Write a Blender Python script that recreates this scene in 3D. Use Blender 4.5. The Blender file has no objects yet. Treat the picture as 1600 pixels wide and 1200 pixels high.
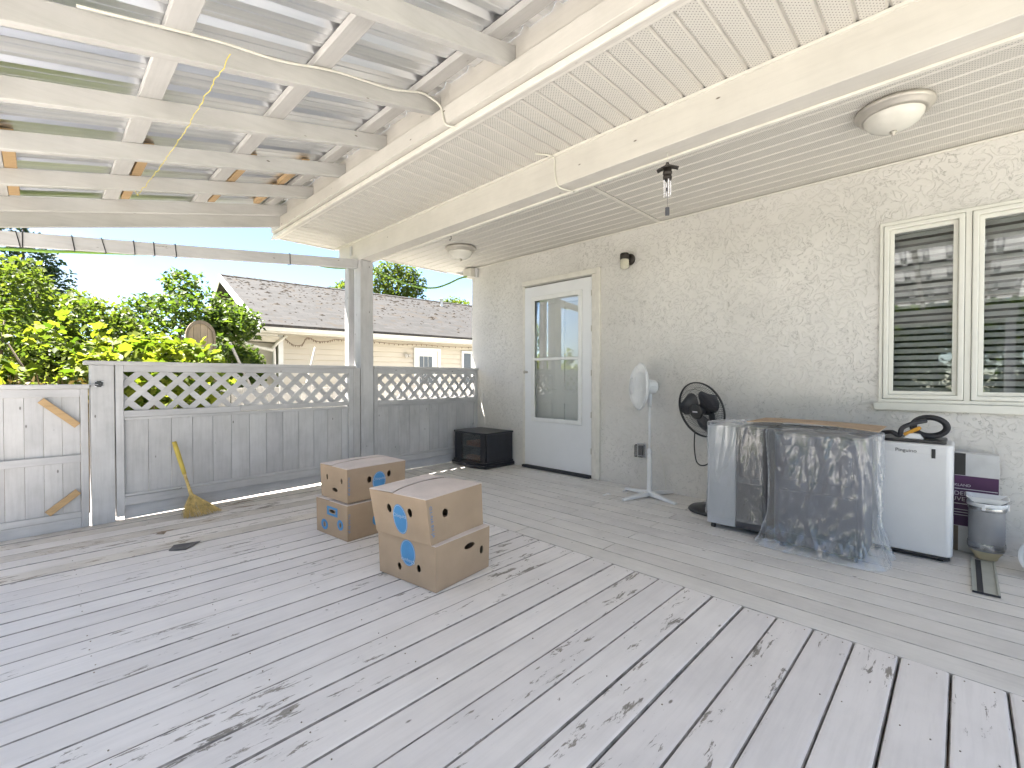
import bpy, bmesh, math, random
import numpy as np
from mathutils import Vector, Matrix, noise
from mathutils.geometry import tessellate_polygon
random.seed(7); rng = np.random.default_rng(7)
R = math.radians
S = bpy.context.scene
COL = S.collection

# ------------------------------------------------------------------ camera
cam_d = bpy.data.cameras.new('camera')
cam_d.sensor_width = 36; cam_d.lens = 720.8 / 1600 * 36
cam_d.clip_start = 0.05; cam_d.clip_end = 500
cam = bpy.data.objects.new('camera', cam_d); COL.objects.link(cam)
cam.location = (0, 0, 1.03)
cam.rotation_euler = (R(90 - 0.78), 0, R(-45.68))
S.camera = cam

# ------------------------------------------------------------------ world, sun, exposure
SUN_EL, SUN_AZ = 64, -38          # azimuth from +Y towards +X
w = bpy.data.worlds.new('World'); S.world = w; w.use_nodes = True
nt = w.node_tree; nt.nodes.clear()
sky = nt.nodes.new('ShaderNodeTexSky'); sky.sky_type = 'NISHITA'; sky.sun_disc = False
sky.sun_elevation = R(SUN_EL); sky.sun_rotation = R(SUN_AZ); sky.altitude = 50; sky.air_density = 0.75; sky.ozone_density = 1.5; sky.dust_density = 0.0
tc = nt.nodes.new('ShaderNodeTexCoord')
mp = nt.nodes.new('ShaderNodeMapping'); mp.inputs['Scale'].default_value = (1.0, 1.0, 2.2); mp.inputs['Location'].default_value = (4.3, 1.1, 0.7)
ns = nt.nodes.new('ShaderNodeTexNoise'); ns.inputs['Scale'].default_value = 2.3; ns.inputs['Detail'].default_value = 7; ns.inputs['Roughness'].default_value = 0.58
rp = nt.nodes.new('ShaderNodeValToRGB'); rp.color_ramp.elements[0].position = 0.45; rp.color_ramp.elements[1].position = 0.66
mx = nt.nodes.new('ShaderNodeMix'); mx.data_type = 'RGBA'
mx.inputs['B'].default_value = (2.9, 3.0, 3.15, 1)
bg = nt.nodes.new('ShaderNodeBackground'); bg.inputs['Strength'].default_value = 0.05
wo = nt.nodes.new('ShaderNodeOutputWorld')
L = nt.links.new
L(tc.outputs['Generated'], mp.inputs['Vector']); L(mp.outputs['Vector'], ns.inputs['Vector']); L(ns.outputs['Fac'], rp.inputs['Fac'])
L(rp.outputs['Color'], mx.inputs['Factor']); L(sky.outputs['Color'], mx.inputs['A']); L(mx.outputs['Result'], bg.inputs['Color']); L(bg.outputs['Background'], wo.inputs['Surface'])
sd = bpy.data.lights.new('sun', 'SUN'); sd.energy = 5.0; sd.angle = R(0.5); sd.color = (1.0, 0.95, 0.87)
sun = bpy.data.objects.new('sun', sd); COL.objects.link(sun)
sv = Vector((math.sin(R(SUN_AZ)) * math.cos(R(SUN_EL)), math.cos(R(SUN_AZ)) * math.cos(R(SUN_EL)), math.sin(R(SUN_EL))))
sun.rotation_euler = sv.to_track_quat('Z', 'Y').to_euler(); sun.location = (-6, 8, 14)
S.view_settings.view_transform = 'Standard'; S.view_settings.look = 'None'
S.view_settings.gamma = 1.0; S.view_settings.use_curve_mapping = False
S.view_settings.exposure = 3.02

# ------------------------------------------------------------------ materials
def new_mat(name):
    m = bpy.data.materials.new(name); m.use_nodes = True
    t = m.node_tree; b = t.nodes['Principled BSDF']
    return m, t, b
def N(t, typ, **kw):
    n = t.nodes.new(typ)
    for k, v in kw.items():
        if k in n.inputs: n.inputs[k].default_value = v
        else: setattr(n, k, v)
    return n
def coords(t, scale=(1, 1, 1), rand=True):
    tcn = N(t, 'ShaderNodeTexCoord'); m = N(t, 'ShaderNodeMapping'); m.inputs['Scale'].default_value = scale
    t.links.new(tcn.outputs['Object'], m.inputs['Vector'])
    if rand:
        oi = N(t, 'ShaderNodeObjectInfo'); mu = N(t, 'ShaderNodeMath', operation='MULTIPLY'); mu.inputs[1].default_value = 57.0
        t.links.new(oi.outputs['Random'], mu.inputs[0])
        cb = N(t, 'ShaderNodeCombineXYZ')
        for i in range(3): t.links.new(mu.outputs[0], cb.inputs[i])
        t.links.new(cb.outputs[0], m.inputs['Location'])
    return m
def ramp(t, src, stops):
    r = N(t, 'ShaderNodeValToRGB'); e = r.color_ramp.elements
    while len(e) < len(stops): e.new(0.5)
    for el, (p, c) in zip(e, stops):
        el.position = p; el.color = (*c, 1) if len(c) == 3 else c
    t.links.new(src, r.inputs['Fac']); return r
def mixc(t, fac, a, b, blend='MIX'):
    m = N(t, 'ShaderNodeMix', data_type='RGBA', blend_type=blend)
    for s, v in (('Factor', fac), ('A', a), ('B', b)):
        if hasattr(v, 'is_linked'): t.links.new(v, m.inputs[s])
        elif isinstance(v, (int, float)): m.inputs[s].default_value = v
        else: m.inputs[s].default_value = (*v, 1)
    return m.outputs['Result']
def bump(t, b, h, strength=0.3, dist=0.01):
    bn = N(t, 'ShaderNodeBump', Strength=strength, Distance=dist)
    t.links.new(h, bn.inputs['Height']); t.links.new(bn.outputs['Normal'], b.inputs['Normal'])
def simple(name, col, rough=0.5, metal=0.0, var=0.06, scale=14.0, bstr=0.0, spec=None):
    m, t, b = new_mat(name)
    mpn = coords(t); n = N(t, 'ShaderNodeTexNoise', Scale=scale, Detail=4.0)
    t.links.new(mpn.outputs[0], n.inputs['Vector'])
    lo = tuple(c * (1 - var * 1.6) for c in col); hi = tuple(min(1, c * (1 + var)) for c in col)
    r = ramp(t, n.outputs['Fac'], [(0.3, lo), (0.7, hi)])
    t.links.new(r.outputs['Color'], b.inputs['Base Color'])
    b.inputs['Roughness'].default_value = rough; b.inputs['Metallic'].default_value = metal
    if spec is not None: b.inputs['Specular IOR Level'].default_value = spec
    if bstr: bump(t, b, n.outputs['Fac'], bstr, 0.004)
    return m

def lumber(name, col, wood=(0.22, 0.18, 0.14), axis=0, wear=0.0, grain=0.25, dirt=0.12, rough=0.6):
    """painted lumber: grain along axis, scuffs, small knots, optional peeling"""
    m, t, b = new_mat(name)
    sc = [9.0, 9.0, 9.0]; sc[axis] = 0.7
    mpn = coords(t, tuple(sc)); g = N(t, 'ShaderNodeTexNoise', Scale=5.0, Detail=6.0, Roughness=0.65)
    t.links.new(mpn.outputs[0], g.inputs['Vector'])
    mp2 = coords(t); d = N(t, 'ShaderNodeTexNoise', Scale=3.2, Detail=5.0, Roughness=0.6); t.links.new(mp2.outputs[0], d.inputs['Vector'])
    dr = ramp(t, d.outputs['Fac'], [(0.33, tuple(c * (1 - dirt * 1.6) for c in col)), (0.62, col)])
    gr = ramp(t, g.outputs['Fac'], [(0.3, (1 - grain * .5,) * 3), (0.55, (1, 1, 1))])
    c = mixc(t, 1.0, dr.outputs['Color'], gr.outputs['Color'], 'MULTIPLY')
    # per piece tone
    oi = N(t, 'ShaderNodeObjectInfo'); tone = ramp(t, oi.outputs['Random'], [(0.0, (0.91, 0.905, 0.91)), (0.5, (0.97, 0.96, 0.95)), (1.0, (1.0, 1.0, 1.0))])
    c = mixc(t, 1.0, c, tone.outputs['Color'], 'MULTIPLY')
    # nail / knot specks
    sc3 = [12.0, 12.0, 12.0]; sc3[axis] = 5.0
    mp3 = coords(t, tuple(sc3)); v = N(t, 'ShaderNodeTexVoronoi', Scale=1.0); t.links.new(mp3.outputs[0], v.inputs['Vector'])
    kn = ramp(t, v.outputs['Distance'], [(0.035, (1, 1, 1)), (0.07, (0, 0, 0))])
    c = mixc(t, kn.outputs['Color'], c, tuple(x * 0.6 for x in wood))
    if wear > 0:
        sc4 = [11.0, 11.0, 11.0]; sc4[axis] = 2.6
        mp4 = coords(t, tuple(sc4)); p = N(t, 'ShaderNodeTexNoise', Scale=2.4, Detail=8.0, Roughness=0.72, Distortion=0.4); t.links.new(mp4.outputs[0], p.inputs['Vector'])
        mp5 = coords(t); q = N(t, 'ShaderNodeTexNoise', Scale=1.3, Detail=3.0); t.links.new(mp5.outputs[0], q.inputs['Vector'])
        ad = N(t, 'ShaderNodeMath', operation='MULTIPLY_ADD'); t.links.new(q.outputs['Fac'], ad.inputs[0]); ad.inputs[1].default_value = 0.55
        t.links.new(p.outputs['Fac'], ad.inputs[2])
        th = 1.05 - wear * 0.145
        pr = ramp(t, ad.outputs[0], [(th, (0, 0, 0)), (th + 0.03, (1, 1, 1))])
        wr = ramp(t, g.outputs['Fac'], [(0.3, tuple(x * .55 for x in wood)), (0.7, wood)])
        c = mixc(t, pr.outputs['Color'], c, wr.outputs['Color'])
    t.links.new(c, b.inputs['Base Color']); b.inputs['Roughness'].default_value = rough
    bump(t, b, g.outputs['Fac'], 0.35, 0.0022)
    return m

CREAM = (0.64, 0.615, 0.565); GREY = (0.55, 0.545, 0.555)
M_beam = [lumber('painted beam lumber %d' % a, CREAM, axis=a, grain=0.12, dirt=0.06) for a in range(3)]
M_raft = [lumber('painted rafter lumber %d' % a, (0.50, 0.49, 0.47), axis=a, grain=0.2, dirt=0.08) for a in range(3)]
M_fence = [lumber('grey fence paint %d' % a, GREY, wood=(0.26, 0.25, 0.24), axis=a, grain=0.25, dirt=0.12, wear=0.4) for a in range(3)]
M_deckx = lumber('deck paint cross', (0.80, 0.772, 0.758), wood=(0.33, 0.30, 0.265), axis=0, wear=1.0, grain=0.16, dirt=0.06, rough=0.55)
M_decky = lumber('deck paint along', (0.72, 0.70, 0.67), wood=(0.24, 0.21, 0.18), axis=1, wear=0.35, grain=0.15, dirt=0.1, rough=0.55)
M_deckw = lumber('deck paint worn', (0.73, 0.69, 0.645), wood=(0.38, 0.31, 0.24), axis=0, wear=1.25, grain=0.3, dirt=0.16, rough=0.6)
M_newwood = lumber('bare orange wood', (0.48, 0.32, 0.16), axis=0, grain=0.4, dirt=0.1)
M_oldwood = lumber('weathered brown wood', (0.26, 0.2, 0.15), axis=2, grain=0.5, dirt=0.2)
M_whitefence = lumber('weathered white fence', (0.5, 0.48, 0.45), axis=2, grain=0.4, dirt=0.2)
M_brownfence = lumber('tan fence', (0.42, 0.32, 0.24), axis=2, grain=0.4, dirt=0.2)

def stucco():
    m, t, b = new_mat('skip trowel stucco')
    mpn = coords(t, rand=False)
    n = N(t, 'ShaderNodeTexNoise', Scale=13.0, Detail=4.0, Roughness=0.55, Distortion=1.8); t.links.new(mpn.outputs[0], n.inputs['Vector'])
    sub = N(t, 'ShaderNodeMath', operation='SUBTRACT'); t.links.new(n.outputs['Fac'], sub.inputs[0]); sub.inputs[1].default_value = 0.5
    ab = N(t, 'ShaderNodeMath', operation='ABSOLUTE'); t.links.new(sub.outputs[0], ab.inputs[0])
    n2 = N(t, 'ShaderNodeTexNoise', Scale=24.0, Detail=3.0); t.links.new(mpn.outputs[0], n2.inputs['Vector'])
    msk = ramp(t, n2.outputs['Fac'], [(0.43, (0, 0, 0)), (0.53, (1, 1, 1))])
    n4 = N(t, 'ShaderNodeTexNoise', Scale=2.2, Detail=2.0); t.links.new(mpn.outputs[0], n4.inputs['Vector']); dens = ramp(t, n4.outputs['Fac'], [(0.35, (.25,) * 3), (0.6, (1, 1, 1))])
    ln = ramp(t, ab.outputs[0], [(0.003, (1, 1, 1)), (0.014, (0, 0, 0))])
    mu = N(t, 'ShaderNodeMath', operation='MULTIPLY'); t.links.new(ln.outputs['Color'], mu.inputs[0]); mm = N(t, 'ShaderNodeMath', operation='MULTIPLY'); t.links.new(msk.outputs['Color'], mm.inputs[0]); t.links.new(dens.outputs['Color'], mm.inputs[1]); t.links.new(mm.outputs[0], mu.inputs[1])
    n3 = N(t, 'ShaderNodeTexNoise', Scale=1.2, Detail=3.0); t.links.new(mpn.outputs[0], n3.inputs['Vector'])
    base = ramp(t, n3.outputs['Fac'], [(0.3, (0.60, 0.58, 0.55)), (0.7, (0.73, 0.705, 0.67))])
    c = mixc(t, mu.outputs[0], base.outputs['Color'], (0.40, 0.385, 0.36))
    t.links.new(c, b.inputs['Base Color']); b.inputs['Roughness'].default_value = 0.85
    st = ramp(t, n.outputs['Fac'], [(0.44, (0, 0, 0)), (0.5, (0.8, 0.8, 0.8)), (0.8, (1, 1, 1))])
    a2 = N(t, 'ShaderNodeMath', operation='MULTIPLY_ADD'); t.links.new(n2.outputs['Fac'], a2.inputs[0]); a2.inputs[1].default_value = 0.35; t.links.new(st.outputs['Color'], a2.inputs[2])
    s2 = N(t, 'ShaderNodeMath', operation='SUBTRACT'); t.links.new(a2.outputs[0], s2.inputs[0]); t.links.new(mu.outputs[0], s2.inputs[1])
    bump(t, b, s2.outputs[0], 0.6, 0.005)
    return m
M_stucco = stucco()

def soffit_mat(name, col):
    """vinyl soffit with staggered round perforations"""
    m, t, b = new_mat(name)
    tcn = N(t, 'ShaderNodeTexCoord')
    masks = []
    for off in ((0, 0, 0), (0.5, 0.5, 0)):
        mpn = N(t, 'ShaderNodeMapping'); mpn.inputs['Scale'].default_value = (55, 55, 0); mpn.inputs['Location'].default_value = off
        t.links.new(tcn.outputs['Object'], mpn.inputs['Vector'])
        fr = N(t, 'ShaderNodeVectorMath', operation='FRACTION'); t.links.new(mpn.outputs[0], fr.inputs[0])
        sb = N(t, 'ShaderNodeVectorMath', operation='SUBTRACT'); t.links.new(fr.outputs[0], sb.inputs[0]); sb.inputs[1].default_value = (0.5, 0.5, 0)
        ml = N(t, 'ShaderNodeVectorMath', operation='MULTIPLY'); t.links.new(sb.outputs[0], ml.inputs[0]); ml.inputs[1].default_value = (1, 1, 0)
        le = N(t, 'ShaderNodeVectorMath', operation='LENGTH'); t.links.new(ml.outputs[0], le.inputs[0])
        masks.append(le.outputs['Value'])
    mn = N(t, 'ShaderNodeMath', operation='MINIMUM'); t.links.new(masks[0], mn.inputs[0]); t.links.new(masks[1], mn.inputs[1])
    dot = ramp(t, mn.outputs[0], [(0.10, (1, 1, 1)), (0.15, (0, 0, 0))])
    geo = N(t, 'ShaderNodeNewGeometry'); sx = N(t, 'ShaderNodeSeparateXYZ'); t.links.new(geo.outputs['True Normal'], sx.inputs[0])
    az = N(t, 'ShaderNodeMath', operation='ABSOLUTE'); t.links.new(sx.outputs['Z'], az.inputs[0])
    fl = N(t, 'ShaderNodeMath', operation='GREATER_THAN'); t.links.new(az.outputs[0], fl.inputs[0]); fl.inputs[1].default_value = 0.97
    mu = N(t, 'ShaderNodeMath', operation='MULTIPLY'); t.links.new(dot.outputs['Color'], mu.inputs[0]); t.links.new(fl.outputs[0], mu.inputs[1])
    n = N(t, 'ShaderNodeTexNoise', Scale=2.0, Detail=4.0); t.links.new(tcn.outputs['Object'], n.inputs['Vector'])
    cr = ramp(t, n.outputs['Fac'], [(0.3, tuple(c * .93 for c in col)), (0.7, col)])
    c = mixc(t, mu.outputs[0], cr.outputs['Color'], (0.13, 0.12, 0.11))
    t.links.new(c, b.inputs['Base Color']); b.inputs['Roughness'].default_value = 0.45
    return m
M_soffit = soffit_mat('perforated vinyl soffit', (0.61, 0.585, 0.535))

def metal_mat():
    m, t, b = new_mat('galvanised corrugated metal')
    mpn = coords(t, (0.2, 9, 0)); n = N(t, 'ShaderNodeTexNoise', Scale=3.0, Detail=3.0); t.links.new(mpn.outputs[0], n.inputs['Vector'])
    c = ramp(t, n.outputs['Fac'], [(0.3, (0.74, 0.76, 0.79)), (0.7, (0.88, 0.89, 0.91))])
    t.links.new(c.outputs['Color'], b.inputs['Base Color']); b.inputs['Metallic'].default_value = 1.0
    r = ramp(t, n.outputs['Fac'], [(0.3, (0.28,) * 3), (0.7, (0.40,) * 3)]); t.links.new(r.outputs['Color'], b.inputs['Roughness'])
    return m
M_metal = metal_mat()

def glass_mat(name, tint=(0.92, 0.95, 0.94), refl=1.0):
    m = bpy.data.materials.new(name); m.use_nodes = True; t = m.node_tree; t.nodes.clear()
    o = N(t, 'ShaderNodeOutputMaterial'); tr = N(t, 'ShaderNodeBsdfTransparent'); tr.inputs['Color'].default_value = (*tint, 1)
    gl = N(t, 'ShaderNodeBsdfGlossy', Roughness=0.0); gl.inputs['Color'].default_value = (1, 1, 1, 1)
    fr = N(t, 'ShaderNodeFresnel', IOR=1.5); mu = N(t, 'ShaderNodeMath', operation='MULTIPLY', use_clamp=True); mu.inputs[1].default_value = 2.2 * refl
    t.links.new(fr.outputs[0], mu.inputs[0]); mxs = N(t, 'ShaderNodeMixShader')
    t.links.new(mu.outputs[0], mxs.inputs[0]); t.links.new(tr.outputs[0], mxs.inputs[1]); t.links.new(gl.outputs[0], mxs.inputs[2]); t.links.new(mxs.outputs[0], o.inputs['Surface'])
    return m
M_glass = glass_mat('window glass', (0.9, 0.92, 0.92), 0.9)
M_doorglass = glass_mat('storm door glass', (0.97, 0.98, 0.97), 0.42)
M_clear = glass_mat('clear thin plastic', (0.97, 0.97, 0.97), 0.8)

def film_mat():
    m = bpy.data.materials.new('polythene film'); m.use_nodes = True; t = m.node_tree; t.nodes.clear()
    o = N(t, 'ShaderNodeOutputMaterial'); tr = N(t, 'ShaderNodeBsdfTransparent'); tr.inputs['Color'].default_value = (0.96, 0.97, 0.98, 1)
    df = N(t, 'ShaderNodeBsdfDiffuse'); df.inputs['Color'].default_value = (0.88, 0.89, 0.92, 1)
    gl = N(t, 'ShaderNodeBsdfGlossy', Roughness=0.15)
    mpn = coords(t, (1.3, 1.3, .32)); n = N(t, 'ShaderNodeTexNoise', Scale=7.0, Detail=4.0, Roughness=0.5, Distortion=0.5); t.links.new(mpn.outputs[0], n.inputs['Vector'])
    sub = N(t, 'ShaderNodeMath', operation='SUBTRACT'); t.links.new(n.outputs['Fac'], sub.inputs[0]); sub.inputs[1].default_value = 0.5
    ab = N(t, 'ShaderNodeMath', operation='ABSOLUTE'); t.links.new(sub.outputs[0], ab.inputs[0])
    cre = ramp(t, ab.outputs[0], [(0.0, (.22,) * 3), (0.006, (.08,) * 3), (0.03, (0.02,) * 3)])
    bn = N(t, 'ShaderNodeBump', Strength=0.2, Distance=0.02); t.links.new(ab.outputs[0], bn.inputs['Height'])
    t.links.new(bn.outputs['Normal'], gl.inputs['Normal'])
    lw = N(t, 'ShaderNodeLayerWeight', Blend=0.25)
    r = ramp(t, lw.outputs['Facing'], [(0.0, (0.09,) * 3), (0.45, (0.2,) * 3), (1.0, (0.9,) * 3)])
    mxx = N(t, 'ShaderNodeMath', operation='MAXIMUM'); t.links.new(r.outputs['Color'], mxx.inputs[0]); t.links.new(cre.outputs['Color'], mxx.inputs[1])
    m1 = N(t, 'ShaderNodeMixShader'); t.links.new(mxx.outputs[0], m1.inputs[0]); t.links.new(tr.outputs[0], m1.inputs[1]); t.links.new(df.outputs[0], m1.inputs[2])
    m2 = N(t, 'ShaderNodeMixShader'); m2.inputs[0].default_value = 0.10; t.links.new(m1.outputs[0], m2.inputs[1]); t.links.new(gl.outputs[0], m2.inputs[2])
    t.links.new(m2.outputs[0], o.inputs['Surface'])
    return m
M_film = film_mat()

def leaf_mat(name, c0, c1, trans=0.4):
    m = bpy.data.materials.new(name); m.use_nodes = True; t = m.node_tree; t.nodes.clear()
    o = N(t, 'ShaderNodeOutputMaterial'); at = N(t, 'ShaderNodeAttribute', attribute_name='tint')
    cr = ramp(t, at.outputs['Fac'], [(0.0, c0), (1.0, c1)])
    df = N(t, 'ShaderNodeBsdfPrincipled', Roughness=0.5); df.inputs['Specular IOR Level'].default_value = 0.3
    tl = N(t, 'ShaderNodeBsdfTranslucent')
    tcm = mixc(t, 1.0, cr.outputs['Color'], (1.25, 1.35, 0.55), 'MULTIPLY')
    t.links.new(cr.outputs['Color'], df.inputs['Base Color']); t.links.new(tcm, tl.inputs['Color'])
    m1 = N(t, 'ShaderNodeMixShader'); m1.inputs[0].default_value = trans
    t.links.new(df.outputs[0], m1.inputs[1]); t.links.new(tl.outputs[0], m1.inputs[2]); t.links.new(m1.outputs[0], o.inputs['Surface'])
    return m
M_vine = leaf_mat('grape leaves', (0.05, 0.095, 0.012), (0.24, 0.26, 0.04), 0.5)
M_ivy = leaf_mat('ivy leaves', (0.035, 0.068, 0.013), (0.11, 0.15, 0.03), 0.5)
M_tree = leaf_mat('tree leaves', (0.055, 0.09, 0.017), (0.14, 0.165, 0.035), 0.5)
M_dry = leaf_mat('dry stalks', (0.10, 0.07, 0.025), (0.17, 0.125, 0.05), 0.2)
M_conifer = leaf_mat('conifer needles', (0.015, 0.035, 0.015), (0.04, 0.07, 0.03), 0.1)
M_bark = simple('bark', (0.12, 0.09, 0.065), 0.9, bstr=0.6)

def shingle_mat():
    m, t, b = new_mat('mossy asphalt shingles')
    mpn = coords(t, rand=False)
    n = N(t, 'ShaderNodeTexNoise', Scale=3.5, Detail=6.0, Roughness=0.7); t.links.new(mpn.outputs[0], n.inputs['Vector'])
    br = N(t, 'ShaderNodeTexBrick', Scale=1.0); br.inputs['Brick Width'].default_value = 0.3; br.inputs['Row Height'].default_value = 0.14
    br.inputs['Mortar Size'].default_value = 0.006; br.inputs['Color1'].default_value = (0.036, 0.034, 0.033, 1); br.inputs['Color2'].default_value = (0.022, 0.021, 0.020, 1); br.inputs['Mortar'].default_value = (0.012, 0.011, 0.011, 1)
    t.links.new(mpn.outputs[0], br.inputs['Vector'])
    n2 = N(t, 'ShaderNodeTexNoise', Scale=60.0, Detail=2.0); t.links.new(mpn.outputs[0], n2.inputs['Vector'])
    g = ramp(t, n2.outputs['Fac'], [(0.3, (0.8,) * 3), (0.7, (1.1,) * 3)])
    c = mixc(t, 1.0, br.outputs['Color'], g.outputs['Color'], 'MULTIPLY')
    mo = ramp(t, n.outputs['Fac'], [(0.55, (0, 0, 0)), (0.66, (1, 1, 1))])
    c = mixc(t, mo.outputs['Color'], c, (0.03, 0.02, 0.010))
    t.links.new(c, b.inputs['Base Color']); b.inputs['Roughness'].default_value = 0.95
    return m
M_shingle = shingle_mat()
M_siding = simple('cream vinyl siding', (0.60, 0.55, 0.47), 0.5, var=0.03, scale=2)
M_white = simple('white paint', (0.75, 0.75, 0.74), 0.4, var=0.03)
M_trim = simple('cream trim', (0.70, 0.67, 0.61), 0.5, var=0.05)
M_door = simple('white door paint', (0.74, 0.745, 0.76), 0.35, var=0.02, scale=4)
M_vinylw = simple('white vinyl window frame', (0.72, 0.71, 0.65), 0.35, var=0.02)
M_plastic_w = simple('white plastic', (0.72, 0.73, 0.74), 0.3, var=0.02)
M_plastic_ac = simple('white appliance plastic', (0.70, 0.70, 0.71), 0.32, var=0.03, scale=5)
M_plastic_b = simple('black plastic', (0.022, 0.022, 0.026), 0.35, var=0.1)
M_plastic_g = simple('dark grey plastic', (0.06, 0.06, 0.07), 0.35, var=0.08)
M_silver = simple('silver plastic', (0.42, 0.43, 0.45), 0.35, var=0.04)
M_bluegrey = simple('blue grey appliance', (0.065, 0.072, 0.10), 0.4, var=0.05)
M_black_m = simple('black metal', (0.02, 0.02, 0.022), 0.4, var=0.1)
M_cab = simple('black laminate', (0.020, 0.020, 0.026), 0.38, var=0.15)
M_card = simple('cardboard', (0.41, 0.30, 0.205), 0.85, var=0.07, scale=6, bstr=0.1)
M_card2 = simple('worn cardboard lid', (0.64, 0.56, 0.52), 0.85, var=0.09, scale=5, bstr=0.1)
M_tape = simple('dark tear in lid', (0.07, 0.05, 0.05), 0.8)
M_blue = simple('blue carton print', (0.07, 0.25, 0.50), 0.8, var=0.06)
M_paleblue = simple('pale blue print', (0.42, 0.5, 0.62), 0.8)
M_bronze = simple('brushed nickel', (0.5, 0.47, 0.42), 0.45, metal=0.4, var=0.08)
M_frost = simple('frosted glass shade', (0.66, 0.64, 0.58), 0.25, var=0.04)
M_jar = simple('ribbed jar glass', (0.55, 0.52, 0.42), 0.1, var=0.1)
M_darkbronze = simple('dark bronze', (0.03, 0.024, 0.02), 0.5, metal=0.3)
M_alu = simple('polished tube', (0.8, 0.8, 0.82), 0.2, metal=0.9)
M_grass = simple('broom straw', (0.58, 0.43, 0.17), 0.8, var=0.25, scale=40)
M_yellow = simple('yellow bamboo handle', (0.55, 0.42, 0.08), 0.5, var=0.12)
M_hose = simple('green hose', (0.20, 0.36, 0.05), 0.45)
M_cable = simple('white cable', (0.66, 0.64, 0.56), 0.5)
M_ystring = simple('yellow string', (0.62, 0.52, 0.08), 0.7)
M_orange = simple('orange yellow plastic', (0.62, 0.3, 0.02), 0.4)
M_purple = simple('purple carton print', (0.075, 0.018, 0.085), 0.45, var=0.2, scale=4)
M_print = simple('white print', (0.62, 0.6, 0.62), 0.6)
M_duct = simple('grey duct hose', (0.27, 0.27, 0.28), 0.5, var=0.05)
M_foil = simple('silver tape', (0.45, 0.45, 0.46), 0.25, metal=0.8, var=0.15, bstr=0.5)
M_foam = simple('tan foam', (0.55, 0.48, 0.32), 0.8)
M_striptan = simple('grey green vinyl strip', (0.40, 0.41, 0.37), 0.5)
M_rubber = simple('dark rubber', (0.03, 0.03, 0.035), 0.7)
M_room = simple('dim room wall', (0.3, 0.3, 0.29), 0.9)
M_slat = simple('blind slat', (0.66, 0.66, 0.64), 0.5)
M_red = simple('red brown boxes', (0.68, 0.2, 0.06), 0.5, var=0.2)
M_bounce = simple('pale bounce concrete', (0.38, 0.37, 0.35), 0.95, var=0.15, scale=1.2, bstr=0.2)
M_lawn = simple('dry lawn', (0.13, 0.15, 0.055), 0.95, var=0.3, scale=3)

# ------------------------------------------------------------------ builders
def rootmat(o):
    m = Matrix.Identity(4)
    while o is not None:
        m = o.matrix_basis @ m; o = o.parent
    return m
def link(o, parent=None):
    COL.objects.link(o)
    if parent is not None: o.parent = parent
    return o
def tag(o, label=None, cat=None, group=None, kind=None):
    if label: o['label'] = label
    if cat: o['category'] = cat
    if group: o['group'] = group
    if kind: o['kind'] = kind
    return o
def thing(name, label, cat, loc=(0, 0, 0), rz=0.0, group=None):
    o = bpy.data.objects.new(name, None); o.empty_display_size = 0.1
    o.location = loc; o.rotation_euler = (0, 0, rz); link(o)
    return tag(o, label, cat, group)
def V3(*a): return Vector(a)

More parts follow.
